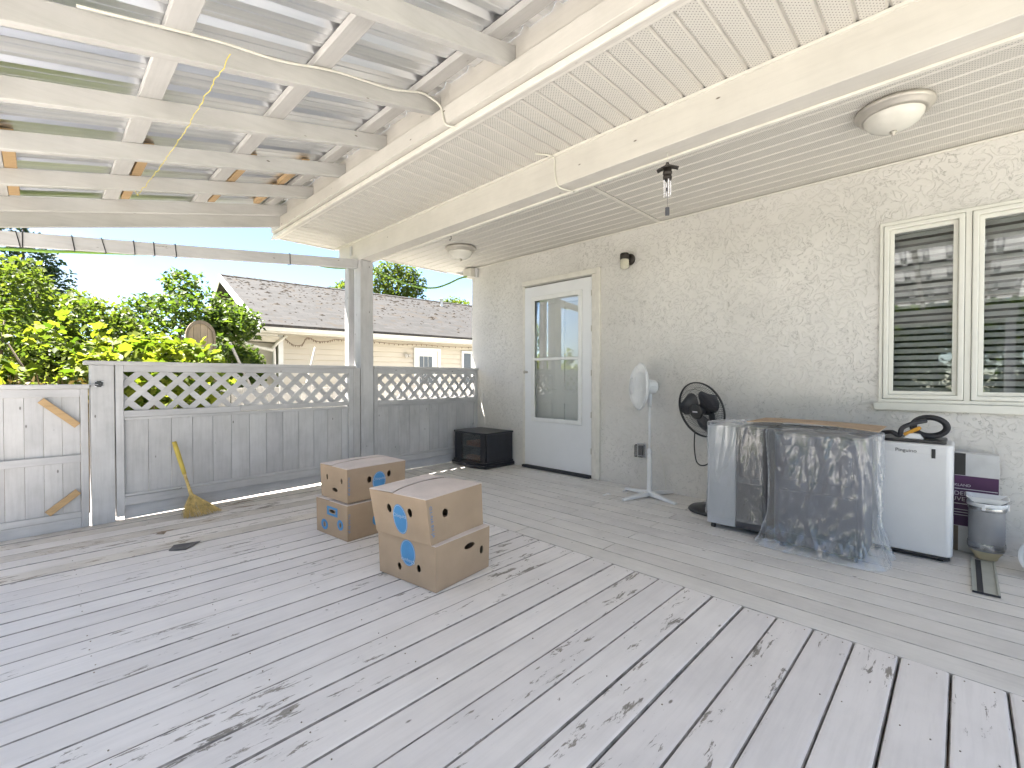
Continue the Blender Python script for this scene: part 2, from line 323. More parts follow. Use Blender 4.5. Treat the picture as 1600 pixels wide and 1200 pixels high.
class MB:
    def __init__(s): s.v = []; s.f = []
    def add(s, vs, fs):
        k = len(s.v); s.v += [tuple(p) for p in vs]; s.f += [tuple(i + k for i in f) for f in fs]; return s
    def box(s, a, b):
        (x0, y0, z0), (x1, y1, z1) = a, b
        return s.add([(x0, y0, z0), (x1, y0, z0), (x1, y1, z0), (x0, y1, z0), (x0, y0, z1), (x1, y0, z1), (x1, y1, z1), (x0, y1, z1)],
                     [(0, 3, 2, 1), (4, 5, 6, 7), (0, 1, 5, 4), (1, 2, 6, 5), (2, 3, 7, 6), (3, 0, 4, 7)])
    def hexa(s, c):   # 8 corners, bottom 4 ccw then top 4
        return s.add(c, [(0, 3, 2, 1), (4, 5, 6, 7), (0, 1, 5, 4), (1, 2, 6, 5), (2, 3, 7, 6), (3, 0, 4, 7)])
    def beam(s, p, q, wy, h, up=(0, 0, 1)):
        """bar from p to q; p,q on the bottom centre line; wy wide, h high"""
        p, q, up = Vector(p), Vector(q), Vector(up); d = (q - p).normalized(); sd_ = d.cross(up).normalized(); u = sd_.cross(d)
        c = []
        for base in (0, h):
            for e, sgn in ((p, -1), (p, 1), (q, 1), (q, -1)): c.append(e + sd_ * sgn * wy / 2 + u * base)
        return s.hexa([c[0], c[1], c[2], c[3], c[4], c[5], c[6], c[7]])
    def prism(s, poly, fn, d0, d1):
        """poly of 2D points; fn(u,v,d)->3D"""
        n = len(poly); vs = [fn(u, v, d0) for u, v in poly] + [fn(u, v, d1) for u, v in poly]
        fs = [tuple(range(n - 1, -1, -1)), tuple(range(n, 2 * n))] + [(i, (i + 1) % n, (i + 1) % n + n, i + n) for i in range(n)]
        return s.add(vs, fs)
    def tube(s, pts, r, n=8, cap=True):
        pts = [Vector(p) for p in pts]; k = len(pts); rs = r if isinstance(r, (list, tuple)) else [r] * k
        vs = []; prev = None
        for i, p in enumerate(pts):
            d = (pts[min(i + 1, k - 1)] - pts[max(i - 1, 0)]).normalized()
            if prev is None:
                a = Vector((0, 0, 1)) if abs(d.z) < 0.9 else Vector((1, 0, 0)); u = d.cross(a).normalized()
            else: u = (prev - d * prev.dot(d)).normalized()
            prev = u; vv = d.cross(u)
            for j in range(n):
                t = 2 * math.pi * j / n; vs.append(p + (u * math.cos(t) + vv * math.sin(t)) * rs[i])
        fs = [(i * n + j, i * n + (j + 1) % n, (i + 1) * n + (j + 1) % n, (i + 1) * n + j) for i in range(k - 1) for j in range(n)]
        if cap: fs += [tuple(range(n - 1, -1, -1)), tuple((k - 1) * n + j for j in range(n))]
        return s.add(vs, fs)
    def lathe(s, prof, n=32, M=None, cap=False):
        vs = []; k = len(prof)
        for r, z in prof:
            for j in range(n):
                t = 2 * math.pi * j / n; p = Vector((r * math.cos(t), r * math.sin(t), z)); vs.append(M @ p if M else p)
        fs = [(i * n + j, i * n + (j + 1) % n, (i + 1) * n + (j + 1) % n, (i + 1) * n + j) for i in range(k - 1) for j in range(n)]
        if cap: fs += [tuple(range(n - 1, -1, -1)), tuple((k - 1) * n + j for j in range(n))]
        return s.add(vs, fs)
    def xf(s, M): s.v = [tuple(M @ Vector(p)) for p in s.v]; return s
    def build(s, name, mat, parent=None, bev=0.0, smooth=False, world=False, kind=None):
        me = bpy.data.meshes.new(name)
        if world and parent is not None:
            mi = rootmat(parent).inverted(); s.xf(mi)
        me.from_pydata(s.v, [], s.f); me.update(); me.materials.append(mat)
        bm = bmesh.new(); bm.from_mesh(me); bmesh.ops.recalc_face_normals(bm, faces=bm.faces); bm.to_mesh(me); bm.free()
        if smooth:
            for p in me.polygons: p.use_smooth = True
        o = bpy.data.objects.new(name, me); link(o, parent)
        if bev:
            b = o.modifiers.new('bevel', 'BEVEL'); b.width = bev; b.segments = 2; b.limit_method = 'ANGLE'; b.angle_limit = R(40)
        if smooth == 'auto': pass
        if kind: o['kind'] = kind
        return o
def copy_obj(o, loc=None, rot=None, parent='same'):
    c = o.copy(); COL.objects.link(c); c.parent = o.parent if parent == 'same' else parent
    if loc is not None: c.location = loc
    if rot is not None: c.rotation_euler = rot
    return c
def copy_tree(o, parent=None):
    c = o.copy(); COL.objects.link(c); c.parent = parent
    for ch in [x for x in o.children]: copy_tree(ch, c)
    return c
def text_geo(string, size):
    cu = bpy.data.curves.new('t', 'FONT'); cu.body = string; cu.size = size; cu.align_x = 'CENTER'; cu.align_y = 'CENTER'; cu.resolution_u = 3
    ob = bpy.data.objects.new('t', cu); COL.objects.link(ob); bpy.context.view_layer.update()
    me = bpy.data.meshes.new_from_object(ob.evaluated_get(bpy.context.evaluated_depsgraph_get()))
    vs = [(v.co.x, v.co.y) for v in me.vertices]; fs = [tuple(p.vertices) for p in me.polygons]
    bpy.data.objects.remove(ob); bpy.data.curves.remove(cu); bpy.data.meshes.remove(me)
    return vs, fs
def put_text(mb, string, size, fn):
    vs, fs = text_geo(string, size); mb.add([fn(u, v) for u, v in vs], fs); return mb
def ellipse(cx, cy, rx, ry, n=20): return [(cx + rx * math.cos(2 * math.pi * i / n), cy + ry * math.sin(2 * math.pi * i / n)) for i in range(n)]
def clip_poly(poly, a, b, c):
    """keep a*u+b*v<=c"""
    out = []
    for i in range(len(poly)):
        p, q = poly[i], poly[(i + 1) % len(poly)]; dp = a * p[0] + b * p[1] - c; dq = a * q[0] + b * q[1] - c
        if dp <= 0: out.append(p)
        if dp * dq < 0: k = dp / (dp - dq); out.append((p[0] + (q[0] - p[0]) * k, p[1] + (q[1] - p[1]) * k))
    return out
def arc_pts(pts, n=24):
    """Catmull-Rom through pts"""
    P = [Vector(p) for p in pts]; P = [P[0] * 2 - P[1]] + P + [P[-1] * 2 - P[-2]]; out = []
    for i in range(1, len(P) - 2):
        for j in range(n):
            t = j / n; a, b, c, d = P[i - 1], P[i], P[i + 1], P[i + 2]
            out.append(0.5 * ((2 * b) + (c - a) * t + (2 * a - 5 * b + 4 * c - d) * t * t + (3 * b - a - 3 * c + d) * t ** 3))
    out.append(P[-2]); return out

# ================================================================== SETTING
g = MB().add([(-90, -90, -0.55), (90, -90, -0.55), (90, 110, -0.55), (-90, 110, -0.55)], [(0, 1, 2, 3)]).build('ground', M_lawn); g['kind'] = 'structure'
g = MB().add([(-12, -12, -0.546), (12, -12, -0.546), (12, 8.6, -0.546), (-12, 8.6, -0.546)], [(0, 1, 2, 3)]).build('bounce_driveway', M_bounce); g['kind'] = 'structure'  # pale concrete carried all round the deck, added to bounce sunlight inside

# ---- deck: every board its own piece
deck = bpy.data.objects.new('deck', None); link(deck); deck['kind'] = 'structure'; deck.location = (0, 0, 0)
def board_profile(wd, th=0.036, r=0.008):
    h = wd / 2
    return [(-h, -th), (h, -th), (h, -r), (h - r * .35, -r * .3), (h - r * 1.2, 0), (-h + r * 1.2, 0), (-h + r * .35, -r * .3), (-h, -r)]
BX = 2.205
M_deckside = simple('weathered board edge', (0.36, 0.34, 0.32), .85, var=.3, scale=20)
def dark_sides(o):
    o.data.materials.append(M_deckside)
    for p in o.data.polygons:
        if p.normal.z < .5: p.material_index = 1
    return o
bd0 = MB().prism(board_profile(0.1318), lambda u, v, d: (d, u, v), -3.75, 0).build('deck_board', M_deckx, deck); dark_sides(bd0)
bw0 = MB().prism(board_profile(0.1318), lambda u, v, d: (d, u, v), -3.75, 0).build('deck_board', M_deckw, deck); dark_sides(bw0); bw_used = False
k = 0; y = -0.115 - 0.1355 * 11
while y < 4.75:
    loc = (BX + random.uniform(-.004, .003), y + 0.06775 + random.uniform(-.0015, .0015), random.uniform(-.0015, .0015))
    rot = (random.uniform(-.006, .006), 0, random.uniform(-.0004, .0004))
    worn = y > 3.95 or (y > 3.3 and random.random() < .5)
    if k == 0: bd0.location = loc; bd0.rotation_euler = rot
    elif worn and not bw_used: bw0.location = loc; bw0.rotation_euler = rot; bw_used = True
    else: copy_obj(bw0 if worn else bd0, loc, rot)
    k += 1; y += 0.1355
ry0, ry1 = -1.62, 4.78
meshes = {}; M_edge2 = simple('pale board edge', (0.42, 0.40, 0.37), .85, var=.25, scale=20)
for i in range(12):
    xc = BX + 0.006 + 0.1437 * (i + 0.5)
    wdt = 0.1375 if i else 0.140
    if xc + wdt / 2 > 3.935: wdt = 2 * (3.928 - xc)
    cuts = [ry0] + ([2.13] if i % 2 == 0 else [1.535, 3.6]) + [ry1]
    for a, b in zip(cuts[:-1], cuts[1:]):
        key = (i == 11, round(a, 2), round(b, 2))
        if key not in meshes:
            meshes[key] = MB().prism(board_profile(wdt, r=0.006), lambda u, v, d: (u, d, v), -(b - a) / 2 + .0025, (b - a) / 2 - .0025).build('deck_board', M_decky, deck); meshes[key].data.materials.append(M_edge2)
            for p_ in meshes[key].data.polygons:
                if p_.normal.z < .5: p_.material_index = 1
            o = meshes[key]
        else: o = copy_obj(meshes[key])
        o.location = (xc, (a + b) / 2, random.uniform(-.001, .001)); o.rotation_euler = (0, random.uniform(-.005, .005), 0)
MB().box((-1.55, -1.66, -0.25), (3.9, -1.62, -0.04)).build('shade_skirt', M_fence[0], deck)  # unseen skirt added round the deck to keep its underside dark
MB().box((-1.55, 4.80, -0.25), (3.9, 4.84, -0.04)).build('shade_skirt', M_fence[0], deck)
MB().box((-1.60, -1.66, -0.25), (-1.56, 4.84, -0.04)).build('shade_skirt', M_fence[1], deck)
for jx in np.arange(-1.3, 3.9, 0.41): MB().box((jx, -1.61, -0.19), (jx + .04, 4.79, -0.04)).build('joist', M_oldwood, deck)
for px in (-1.5, 0.6, 2.6):
    for py in (-1.5, 1.5, 4.6): MB().box((px, py, -0.55), (px + .1, py + .1, -0.195)).build('deck_footing', M_oldwood, deck)
# nail heads along the cross boards' ends
mb = MB(); y = -0.115 - 0.1355 * 11
while y < 4.75:
    for nx in (BX - .03, BX - 0.44, BX - 0.85, BX - 1.26, BX - 1.67, BX - 2.08):
        for ny in (0.03, 0.105):
            if nx < BX - .1 and random.random() < .6: continue
            mb.lathe([(0.0, .0012), (0.0022, .001), (0.0026, -.001)], 6, Matrix.Translation((nx + random.uniform(-.006, .006), y + ny + random.uniform(-.006, .006), 0.0015)))
    y += 0.1355
mb.build('nail_heads', M_oldwood, deck, kind='stuff')

# ================================================================== HOUSE
WX = 3.93
house = thing('house', 'cream stucco house with white storm door, vinyl window and perforated soffits', 'house', (WX, 2.0, 0))
def hp(mb, name, mat, parent=None, **kw): return mb.build(name, mat, parent or house, world=True, **kw)
# wall with door and window openings: butted slabs in one mesh
DY0, DY1, DZ = 2.665, 3.645, 2.075
WY0, WY1, WZ0, WZ1 = -0.86, 0.402, 0.868, 2.052
m = MB(); wx0, wx1 = WX, WX + 0.15
for (ya, yb, za, zb) in ((-3.0, WY0, -.5, 2.6), (WY0, WY1, -.5, WZ0), (WY0, WY1, WZ1, 2.6), (WY1, DY0, -.5, 2.6), (DY0, DY1, DZ, 2.6), (DY0, DY1, -.5, -0.03), (DY1, 4.56, -.5, 2.6)):
    m.box((wx0, ya, za), (wx1, yb, zb))
hp(m, 'wall', M_stucco)
hp(MB().box((WX + .15, 4.41, -.5), (8.5, 4.56, 2.6)), 'end_wall', M_stucco)
# dim rooms behind the openings
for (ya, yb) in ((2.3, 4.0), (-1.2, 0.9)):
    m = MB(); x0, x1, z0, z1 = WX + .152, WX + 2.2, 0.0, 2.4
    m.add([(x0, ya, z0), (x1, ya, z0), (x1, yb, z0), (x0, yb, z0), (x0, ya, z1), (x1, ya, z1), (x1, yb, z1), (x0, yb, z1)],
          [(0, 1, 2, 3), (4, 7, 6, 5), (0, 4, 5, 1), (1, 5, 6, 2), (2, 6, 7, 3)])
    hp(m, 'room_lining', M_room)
# unseen roof slab added to block light above the soffits, gable end board
hp(MB().hexa([(1.60, -1.6, 2.80), (8.5, -1.6, 5.0), (8.5, 5.05, 5.0), (1.60, 5.05, 2.80), (1.60, -1.6, 2.88), (8.5, -1.6, 5.08), (8.5, 5.05, 5.08), (1.60, 5.05, 2.88)]), 'roof', M_shingle)
hp(MB().hexa([(1.66, 4.95, 2.45), (8.5, 4.95, 2.45), (8.5, 5.0, 2.45), (1.66, 5.0, 2.45), (1.66, 4.95, 2.81), (8.5, 4.95, 4.98), (8.5, 5.0, 4.98), (1.66, 5.0, 2.81)]), 'gable_board', M_trim)
# fascia and its trim, ledger
hp(MB().box((1.645, -1.5, 2.415), (1.675, 4.95, 2.80)), 'fascia', M_beam[1], bev=.002)
hp(MB().box((1.628, -1.5, 2.405), (1.6445, 4.95, 2.438)), 'fascia_trim', M_trim, bev=.004)
hp(MB().box((1.6755, -1.5, 2.425), (1.70, 4.95, 2.437)), 'soffit_channel', M_trim)
hp(MB().box((1.595, -.6, 2.445), (1.644, 4.85, 2.545)), 'ledger_board', M_beam[1], bev=.003)
# main beam
beam = hp(MB().box((2.29, -1.5, 2.235), (2.43, 4.87, 2.432)), 'porch_beam', M_beam[1], bev=.004)
hp(MB().box((2.431, -1.5, 2.385), (2.452, 4.93, 2.428)), 'beam_trim', M_trim, beam, bev=.003)
hp(MB().box((2.405, -1.5, 2.222), (2.428, 4.6, 2.2345)), 'beam_trim', M_trim, beam, bev=.002)
hp(MB().box((2.275, -1.5, 2.425), (2.2895, 4.94, 2.439)), 'beam_trim', M_trim, beam)
hp(MB().box((2.279, 4.56, 2.30), (2.2895, 4.60, 2.40)), 'beam_bracket', M_fence[2], beam)
hp(MB().box((WX - .10, 4.47, 2.318), (WX + .14, 4.62, 2.425)), 'corner_bearer', M_beam[0], bev=.003)
hp(MB().box((WX - .035, 4.425, 2.31), (WX - .008, 4.468, 2.425)), 'corner_bracket', M_fence[2])
# soffits: each panel a piece
SZ = 2.44
sof1 = bpy.data.objects.new('outer_soffit', None); link(sof1, house)
sof2 = bpy.data.objects.new('porch_ceiling', None); link(sof2, house)
def panel(wd):   # cross section (u across, v up) with a rounded groove
    gsz = 0.020
    return [(-wd / 2, 0), (wd / 2 - gsz, 0), (wd / 2 - gsz * .8, .004), (wd / 2 - gsz * .55, .011), (wd / 2 - gsz * .3, .011), (wd / 2 - gsz * .08, .002), (wd / 2, 0), (wd / 2, .016), (-wd / 2, .016)]
pw1 = 0.1005; n1 = int((4.945 + 1.45) / pw1); p1 = None
for i in range(n1):
    yc = 4.945 - pw1 * (i + .5)
    if p1 is None:
        p1 = MB().prism([(u, v) for u, v in panel(pw1 - .0008)], lambda u, v, d: (d, u, v), -.295, .295).build('soffit_panel', M_soffit, sof1)
        p1.location = Vector((1.99, yc, SZ)) - house.location
    else: copy_obj(p1, Vector((1.99, yc, SZ + random.uniform(0, .001))) - house.location)
pw2 = (WX - 2.432) / 13; p2 = {}
for (ya, yb) in ((1.985, 4.945), (-1.5, 1.955)):
    for i in range(13):
        xc = 2.432 + pw2 * (i + .5)
        if ya not in p2:
            p2[ya] = MB().prism([(-u, v) for u, v in panel(pw2 - .0008)], lambda u, v, d: (u, d, v), -(yb - ya) / 2, (yb - ya) / 2).build('ceiling_panel', M_soffit, sof2); o = p2[ya]
        else: o = copy_obj(p2[ya])
        o.location = Vector((xc, (ya + yb) / 2, SZ + random.uniform(0, .001))) - house.location
hp(MB().box((2.433, 1.953, 2.432), (WX - .001, 1.987, 2.4375)), 'joining_strip', M_trim, sof2, bev=.002)
hp(MB().box((2.453, 4.946, 2.428), (WX - .11, 4.96, 2.46)), 'end_channel', M_trim, sof2)
hp(MB().box((1.70, 4.946, 2.428), (2.274, 4.96, 2.46)), 'end_channel', M_trim, sof1)
hp(MB().box((WX - .018, -1.5, 2.424), (WX - .001, 4.46, 2.4365)), 'wall_channel', M_trim, sof2, bev=.003)
# unseen slab added above the panels so no sky leaks in
hp(MB().box((1.68, -1.5, 2.47), (WX + .2, 4.945, 2.49)), 'sky_block_slab', M_room)

# ---- door
door = bpy.data.objects.new('storm_door', None); link(door, house)
def slab_with_holes(outer, holes, fn, d0, d1):
    loops = [[Vector((u, v, 0)) for u, v in outer]] + [[Vector((u, v, 0)) for u, v in h] for h in holes]
    tris = tessellate_polygon(loops); flat = [p for l in loops for p in l]; n = len(flat)
    vs = [fn(p.x, p.y, d0) for p in flat] + [fn(p.x, p.y, d1) for p in flat]
    fs = [tuple(t) for t in tris] + [tuple(i + n for i in t) for t in tris]; k = 0
    for l in loops:
        q = len(l); fs += [(k + i, k + (i + 1) % q, k + (i + 1) % q + n, k + i + n) for i in range(q)]; k += q
    mb = MB(); mb.add(vs, fs); return mb
fx = lambda u, v, d: (d, u, v)
rect = lambda a, b, c, d: [(a, c), (b, c), (b, d), (a, d)]
dy0, dy1, dz0, dz1 = 2.70, 3.617, 0.035, 2.058
gy0, gy1, gz0, gz1 = 2.845, 3.475, 0.572, 1.905
hp(slab_with_holes(rect(dy0, dy1, dz0, dz1), [rect(gy0, gy1, gz0, gz1)], fx, WX - .012, WX + .022), 'door_panel', M_door, door, bev=.003)
hp(slab_with_holes(rect(gy0 - .035, gy1 + .035, gz0 - .035, gz1 + .035), [rect(gy0 + .012, gy1 - .012, gz0 + .012, gz1 - .012)], fx, WX - .024, WX - .0125), 'glazing_frame', M_white, door, bev=.004)
hp(MB().box((WX - .026, gy0 + .011, 1.222), (WX - .002, gy1 - .011, 1.252)), 'middle_rail', M_white, door, bev=.003)
hp(MB().box((WX - .004, gy0 + .001, gz0 + .001), (WX - .001, gy1 - .001, 1.2235)), 'glass_pane', M_doorglass, door)
hp(MB().box((WX - .004, gy0 + .001, 1.2505), (WX - .001, gy1 - .001, gz1 - .001)), 'glass_pane', M_doorglass, door)
# casing
hp(MB().box((WX - .030, 2.592, 0.0), (WX + .03, 2.634, 2.135)), 'door_casing', M_trim, door, bev=.003)
hp(MB().box((WX - .018, 2.635, 0.0), (WX + .03, 2.664, 2.0795)), 'door_casing', M_trim, door, bev=.003)
hp(MB().box((WX - .010, 2.665, 0.0), (WX + .03, 2.6985, 2.078)), 'door_casing', M_trim, door, bev=.002)
hp(MB().box((WX - .028, 2.635, 2.08), (WX + .03, 3.655, 2.133)), 'door_casing', M_trim, door, bev=.003)
hp(MB().box((WX - .010, 3.619, 0.0), (WX + .03, 3.655, 2.0785)), 'door_casing', M_trim, door, bev=.002)
hp(MB().box((WX - .045, 2.70, 0.003), (WX + .10, 3.64, 0.03)), 'threshold', M_rubber, door, bev=.003)
for hz in (.25, .62, 1.05, 1.5, 1.86): hp(MB().tube([(WX - .016, 2.698, hz), (WX - .016, 2.698, hz + .06)], .005, 8), 'hinge', M_bronze, door)
kn = hp(MB().lathe([(0.0, 0), (.014, 0), (.014, .012), (.007, .016), (.007, .03), (.017, .036), (.019, .046), (.012, .055), (0, .056)], 16, Matrix.Translation((WX - .012, 3.585, 1.095)) @ Matrix.Rotation(R(-90), 4, 'Y')), 'door_knob', M_bronze, door, smooth=True)
# inner panelled door seen through the glass
mi = slab_with_holes(rect(2.69, 3.63, .03, 2.05), [rect(2.80, 3.11, .2, .75), rect(3.21, 3.52, .2, .75), rect(2.80, 3.11, .9, 1.85), rect(3.21, 3.52, .9, 1.85)], fx, WX + .07, WX + .10)
mi.box((WX + .085, 2.70, .05), (WX + .115, 3.62, 2.04)); hp(mi, 'inner_door', M_door, door, bev=.004)

# ---- window
win = bpy.data.objects.new('window', None); link(win, house)
hp(slab_with_holes(rect(WY0, WY1, WZ0, WZ1), [rect(WY0 + .02, -.034, WZ0 + .022, WZ1 - .022), rect(-.006, WY1 - .02, WZ0 + .022, WZ1 - .022)], fx, WX - .014, WX + .09), 'outer_frame', M_vinylw, win, bev=.003)
hp(MB().box((WX - .034, WY0 - .03, WZ0 - .05), (WX - .001, WY1 + .022, WZ0 - .001)), 'sill', M_vinylw, win, bev=.004)
for (a, b) in ((-.004, WY1 - .022), (WY0 + .022, -.036)):
    z0, z1 = WZ0 + .024, WZ1 - .024
    hp(slab_with_holes(rect(a, b, z0, z1), [rect(a + .028, b - .028, z0 + .028, z1 - .028)], fx, WX - .022, WX + .03), 'sash', M_vinylw, win, bev=.006)
    hp(slab_with_holes(rect(a + .0285, b - .0285, z0 + .0285, z1 - .0285), [rect(a + .052, b - .052, z0 + .052, z1 - .052)], fx, WX + .0, WX + .022), 'glazing_bead', M_vinylw, win, bev=.003)
    hp(MB().box((WX + .012, a + .03, z0 + .03), (WX + .016, b - .03, z1 - .03)), 'glass_pane', M_glass, win)
    sl = None; zz = z0 + .06
    while zz < z1 - .05:
        if sl is None:
            sl = MB().hexa([(-.009, 0, -.014), (.009, 0, .014), (.009, b - a - .09, .014), (-.009, b - a - .09, -.014), (-.0096, 0, -.0132), (.0084, 0, .0148), (.0084, b - a - .09, .0148), (-.0096, b - a - .09, -.0132)]).build('blind_slat', M_slat, win); o = sl
        else: o = copy_obj(sl)
        o.location = Vector((WX + .075, a + .045, zz)) - house.location; zz += .042
    hp(MB().box((WX + .055, a + .04, z1 - .05), (WX + .10, b - .04, z1 - .01)), 'blind_headrail', M_slat, win)

# ================================================================== PORCH POSTS
p = thing('porch_post', 'tall grey square post carrying the end of the porch beam', 'post', (2.36, 4.46, 0))
MB().box((-.071, -.07, 0.0), (.071, .07, 2.2345)).build('shaft', M_fence[2], p, bev=.005)
MB().box((-.0712, -.0735, 0.002), (-.045, -.0705, 2.22)).build('face_strip', M_fence[2], p)
p = thing('back_post', 'slimmer pale post standing just behind the square porch post', 'post', (2.337, 4.71, 0))
MB().box((-.04, -.045, 0.0), (.04, .045, 2.2335)).build('shaft', M_fence[2], p, bev=.004)

# ================================================================== PATIO ROOF (lean-to)
roof = thing('patio_roof', 'lean-to patio roof of painted rafters, flat purlins and corrugated metal', 'roof', (0.4, 2.0, 0))
SL = 0.232; zr = lambda x: 2.547 - SL * (1.59 - x)       # rafter underside
RL0, RL1 = -0.92, 1.643
def rp_(mb, name, mat, **kw): return mb.build(name, mat, roof, world=True, **kw)
r0 = None
for i in range(9):
    yy = 4.585 - 0.597 * i
    if r0 is None:
        r0 = rp_(MB().hexa([(RL0, yy - .02, zr(RL0)), (RL1, yy - .02, zr(RL1)), (RL1, yy + .02, zr(RL1)), (RL0, yy + .02, zr(RL0)),
                            (RL0, yy - .02, zr(RL0) + .094), (RL1, yy - .02, zr(RL1) + .094), (RL1, yy + .02, zr(RL1) + .094), (RL0, yy + .02, zr(RL0) + .094)]), 'rafter', M_raft[0], bev=.003)
    else: copy_obj(r0, (0, -.597 * i + random.uniform(-.006, .006), 0))
sx = [(-.78 + .56 * i) for i in range(5)]
pur0 = None
for xx in sx:
    za = zr(xx) + .0945
    mbp = MB().hexa([(xx, -.5, za), (xx + .088, -.5, za + SL * .088), (xx + .088, 4.93, za + SL * .088), (xx, 4.93, za), (xx, -.5, za + .038), (xx + .088, -.5, za + SL * .088 + .038), (xx + .088, 4.93, za + SL * .088 + .038), (xx, 4.93, za + .038)])
    if pur0 is None: pur0 = rp_(mbp, 'purlin', M_raft[1], bev=.003); px0 = xx
    else: copy_obj(pur0, (xx - px0, 0, SL * (xx - px0)))
# short raw wood packers tucked beside the purlins of the last bays
for (xx, ya, yb) in ((.44, 3.45, 3.97), (.44, 4.05, 4.55), (1.0, 3.45, 3.97), (1.0, 4.05, 4.55), (1.35, 3.44, 3.96), (1.35, 4.05, 4.55), (-.13, 3.45, 3.97), (-.13, 4.05, 4.55)):
    za = zr(xx) + .096
    rp_(MB().hexa([(xx, ya, za), (xx + .05, ya, za + SL * .05), (xx + .05, yb, za + SL * .05), (xx, yb, za), (xx, ya, za + .034), (xx + .05, ya, za + SL * .05 + .034), (xx + .05, yb, za + SL * .05 + .034), (xx, yb, za + .034)]), 'wood_packer', M_newwood)
# barge board at the far end
rp_(MB().hexa([(RL0, 4.61, zr(RL0) - .10), (1.60, 4.61, zr(1.60) - .10), (1.60, 4.645, zr(1.60) - .10), (RL0, 4.645, zr(RL0) - .10), (RL0, 4.61, zr(RL0) + .09), (1.60, 4.61, zr(1.60) + .09), (1.60, 4.645, zr(1.60) + .09), (RL0, 4.645, zr(RL0) + .09)]), 'barge_board', M_raft[0], bev=.003)
# eave beam and its posts, out to the side
rp_(MB().box((-.86, -.5, zr(-.82) - .19), (-.78, 4.9, zr(-.82) - .012)), 'eave_beam', M_raft[1])
for yy in (-.48, 4.5): rp_(MB().box((-.865, yy, 0), (-.775, yy + .09, zr(-.82) - .191)), 'eave_post', M_fence[2])
# corrugated metal sheets: trapezoid ribs running down the slope
def sheet_profile(width, pitch=0.2, rib=0.026):
    pts = []; u = 0
    while u < width - 1e-6:
        pts += [(u, 0), (u + pitch * .20, 0), (u + pitch * .22, .004), (u + pitch * .24, 0), (u + pitch * .52, 0), (u + pitch * .54, .004), (u + pitch * .56, 0), (u + pitch * .70, 0), (u + pitch * .80, rib), (u + pitch * .90, rib)]; u += pitch
    pts.append((width, 0)); return pts
def sheet_geo(width, x0, x1):
    pr = sheet_profile(width); n = len(pr); mb = MB(); vs = []
    for xx in (x0, x1):
        zb = zr(xx) + .135
        vs += [(xx, u, zb + v) for u, v in pr] + [(xx, u, zb + v + .0012) for u, v in pr]
    fs = []
    for i in range(n - 1):
        fs += [(i, i + 1, 2 * n + i + 1, 2 * n + i), (n + i, 3 * n + i, 3 * n + i + 1, n + i + 1)]
    mb.add(vs, fs); return mb
sh0 = None; yy = 4.95
for i in range(7):
    yy -= 0.8
    if sh0 is None: sh0 = sheet_geo(0.83, -1.0, 1.642).build('metal_sheet', M_metal, roof); sh0.location = Vector((0, yy, 0)) - roof.location; ys = yy; l0 = sh0.location.copy()
    else: copy_obj(sh0, l0 + Vector((0, yy - ys, .0016 * (i % 2))))

# stay board from post to the left with cable ties, hose
o = thing('stay_board', 'grey sloping stay board with black cable ties beside the porch post', 'board', (1.0, 4.46, 2.0))
za = lambda x: 1.885 + (x + .17) * .1075
HX0 = -.775
MB().hexa([(HX0, 4.44, za(HX0)), (2.287, 4.44, za(2.287)), (2.287, 4.478, za(2.287)), (HX0, 4.478, za(HX0)), (HX0, 4.44, za(HX0) + .093), (2.287, 4.44, za(2.287) + .093), (2.287, 4.478, za(2.287) + .093), (HX0, 4.478, za(HX0) + .093)]).build('board', M_fence[0], o, bev=.003, world=True)
for tx, lean in ((-.10, .02), (-.07, 0), (.165, .015), (.32, .025), (.50, .008), (.62, .006), (.755, .008), (1.62, .003)):
    z_ = za(tx)
    pts = [(tx, 4.437, z_ + .097), (tx + lean, 4.437, z_ - .004), (tx + lean, 4.481, z_ - .004), (tx, 4.481, z_ + .097), (tx, 4.437, z_ + .097)]
    MB().tube(pts, .0032, 6).build('cable_tie', M_black_m, o, world=True)
hz = MB().tube(arc_pts([(-1.1, 4.52, 1.85), (-.4, 4.52, 1.86), (0.0, 4.52, 1.895), (.2, 4.52, 1.925), (.9, 4.52, 2.03), (1.7, 4.52, 2.125), (2.0, 4.52, 2.128), (2.20, 4.57, 2.16), (2.25, 4.60, 2.19)], 8) +
               arc_pts([(2.46, 4.56, 2.215), (2.53, 4.55, 2.19), (2.81, 4.55, 2.126), (3.0, 4.55, 2.095), (3.153, 4.55, 2.088), (3.35, 4.55, 2.115), (3.53, 4.55, 2.187), (3.7, 4.55, 2.275), (3.835, 4.55, 2.325)], 8), .011, 8)
tag(hz.build('garden_hose', M_hose, smooth=True), 'green garden hose strung from the stay board to the house corner', 'hose')

# ================================================================== FENCE
FA = math.atan(0.038); F0 = Vector((0.25, 4.312, 0))
def lattice(par, s0, s1, z0, z1, yoff=0.0):
    pitch = 0.149; wd = 0.041
    for layer, sg in ((0, 1), (1, -1)):
        c = (s0 + (-(z1) if sg > 0 else z0)) - pitch * .35
        cmax = s1 + (-z0 if sg > 0 else z1)
        while c < cmax + wd:
            # strip |s - sg*z - c| < wd*0.707
            poly = rect(s0, s1, z0, z1); hw = wd * .7071
            poly = clip_poly(poly, 1, -sg, c + hw); poly = clip_poly(poly, -1, sg, -c + hw)
            if len(poly) >= 3:
                area = abs(sum(poly[i][0] * poly[(i + 1) % len(poly)][1] - poly[(i + 1) % len(poly)][0] * poly[i][1] for i in range(len(poly)))) / 2
                if area > 2e-4: MB().prism(poly, lambda u, v, d: (u, d, v), yoff + .020 + .008 * layer, yoff + .0275 + .008 * layer).build('lattice_slat', M_fence[0], par)
            c += pitch
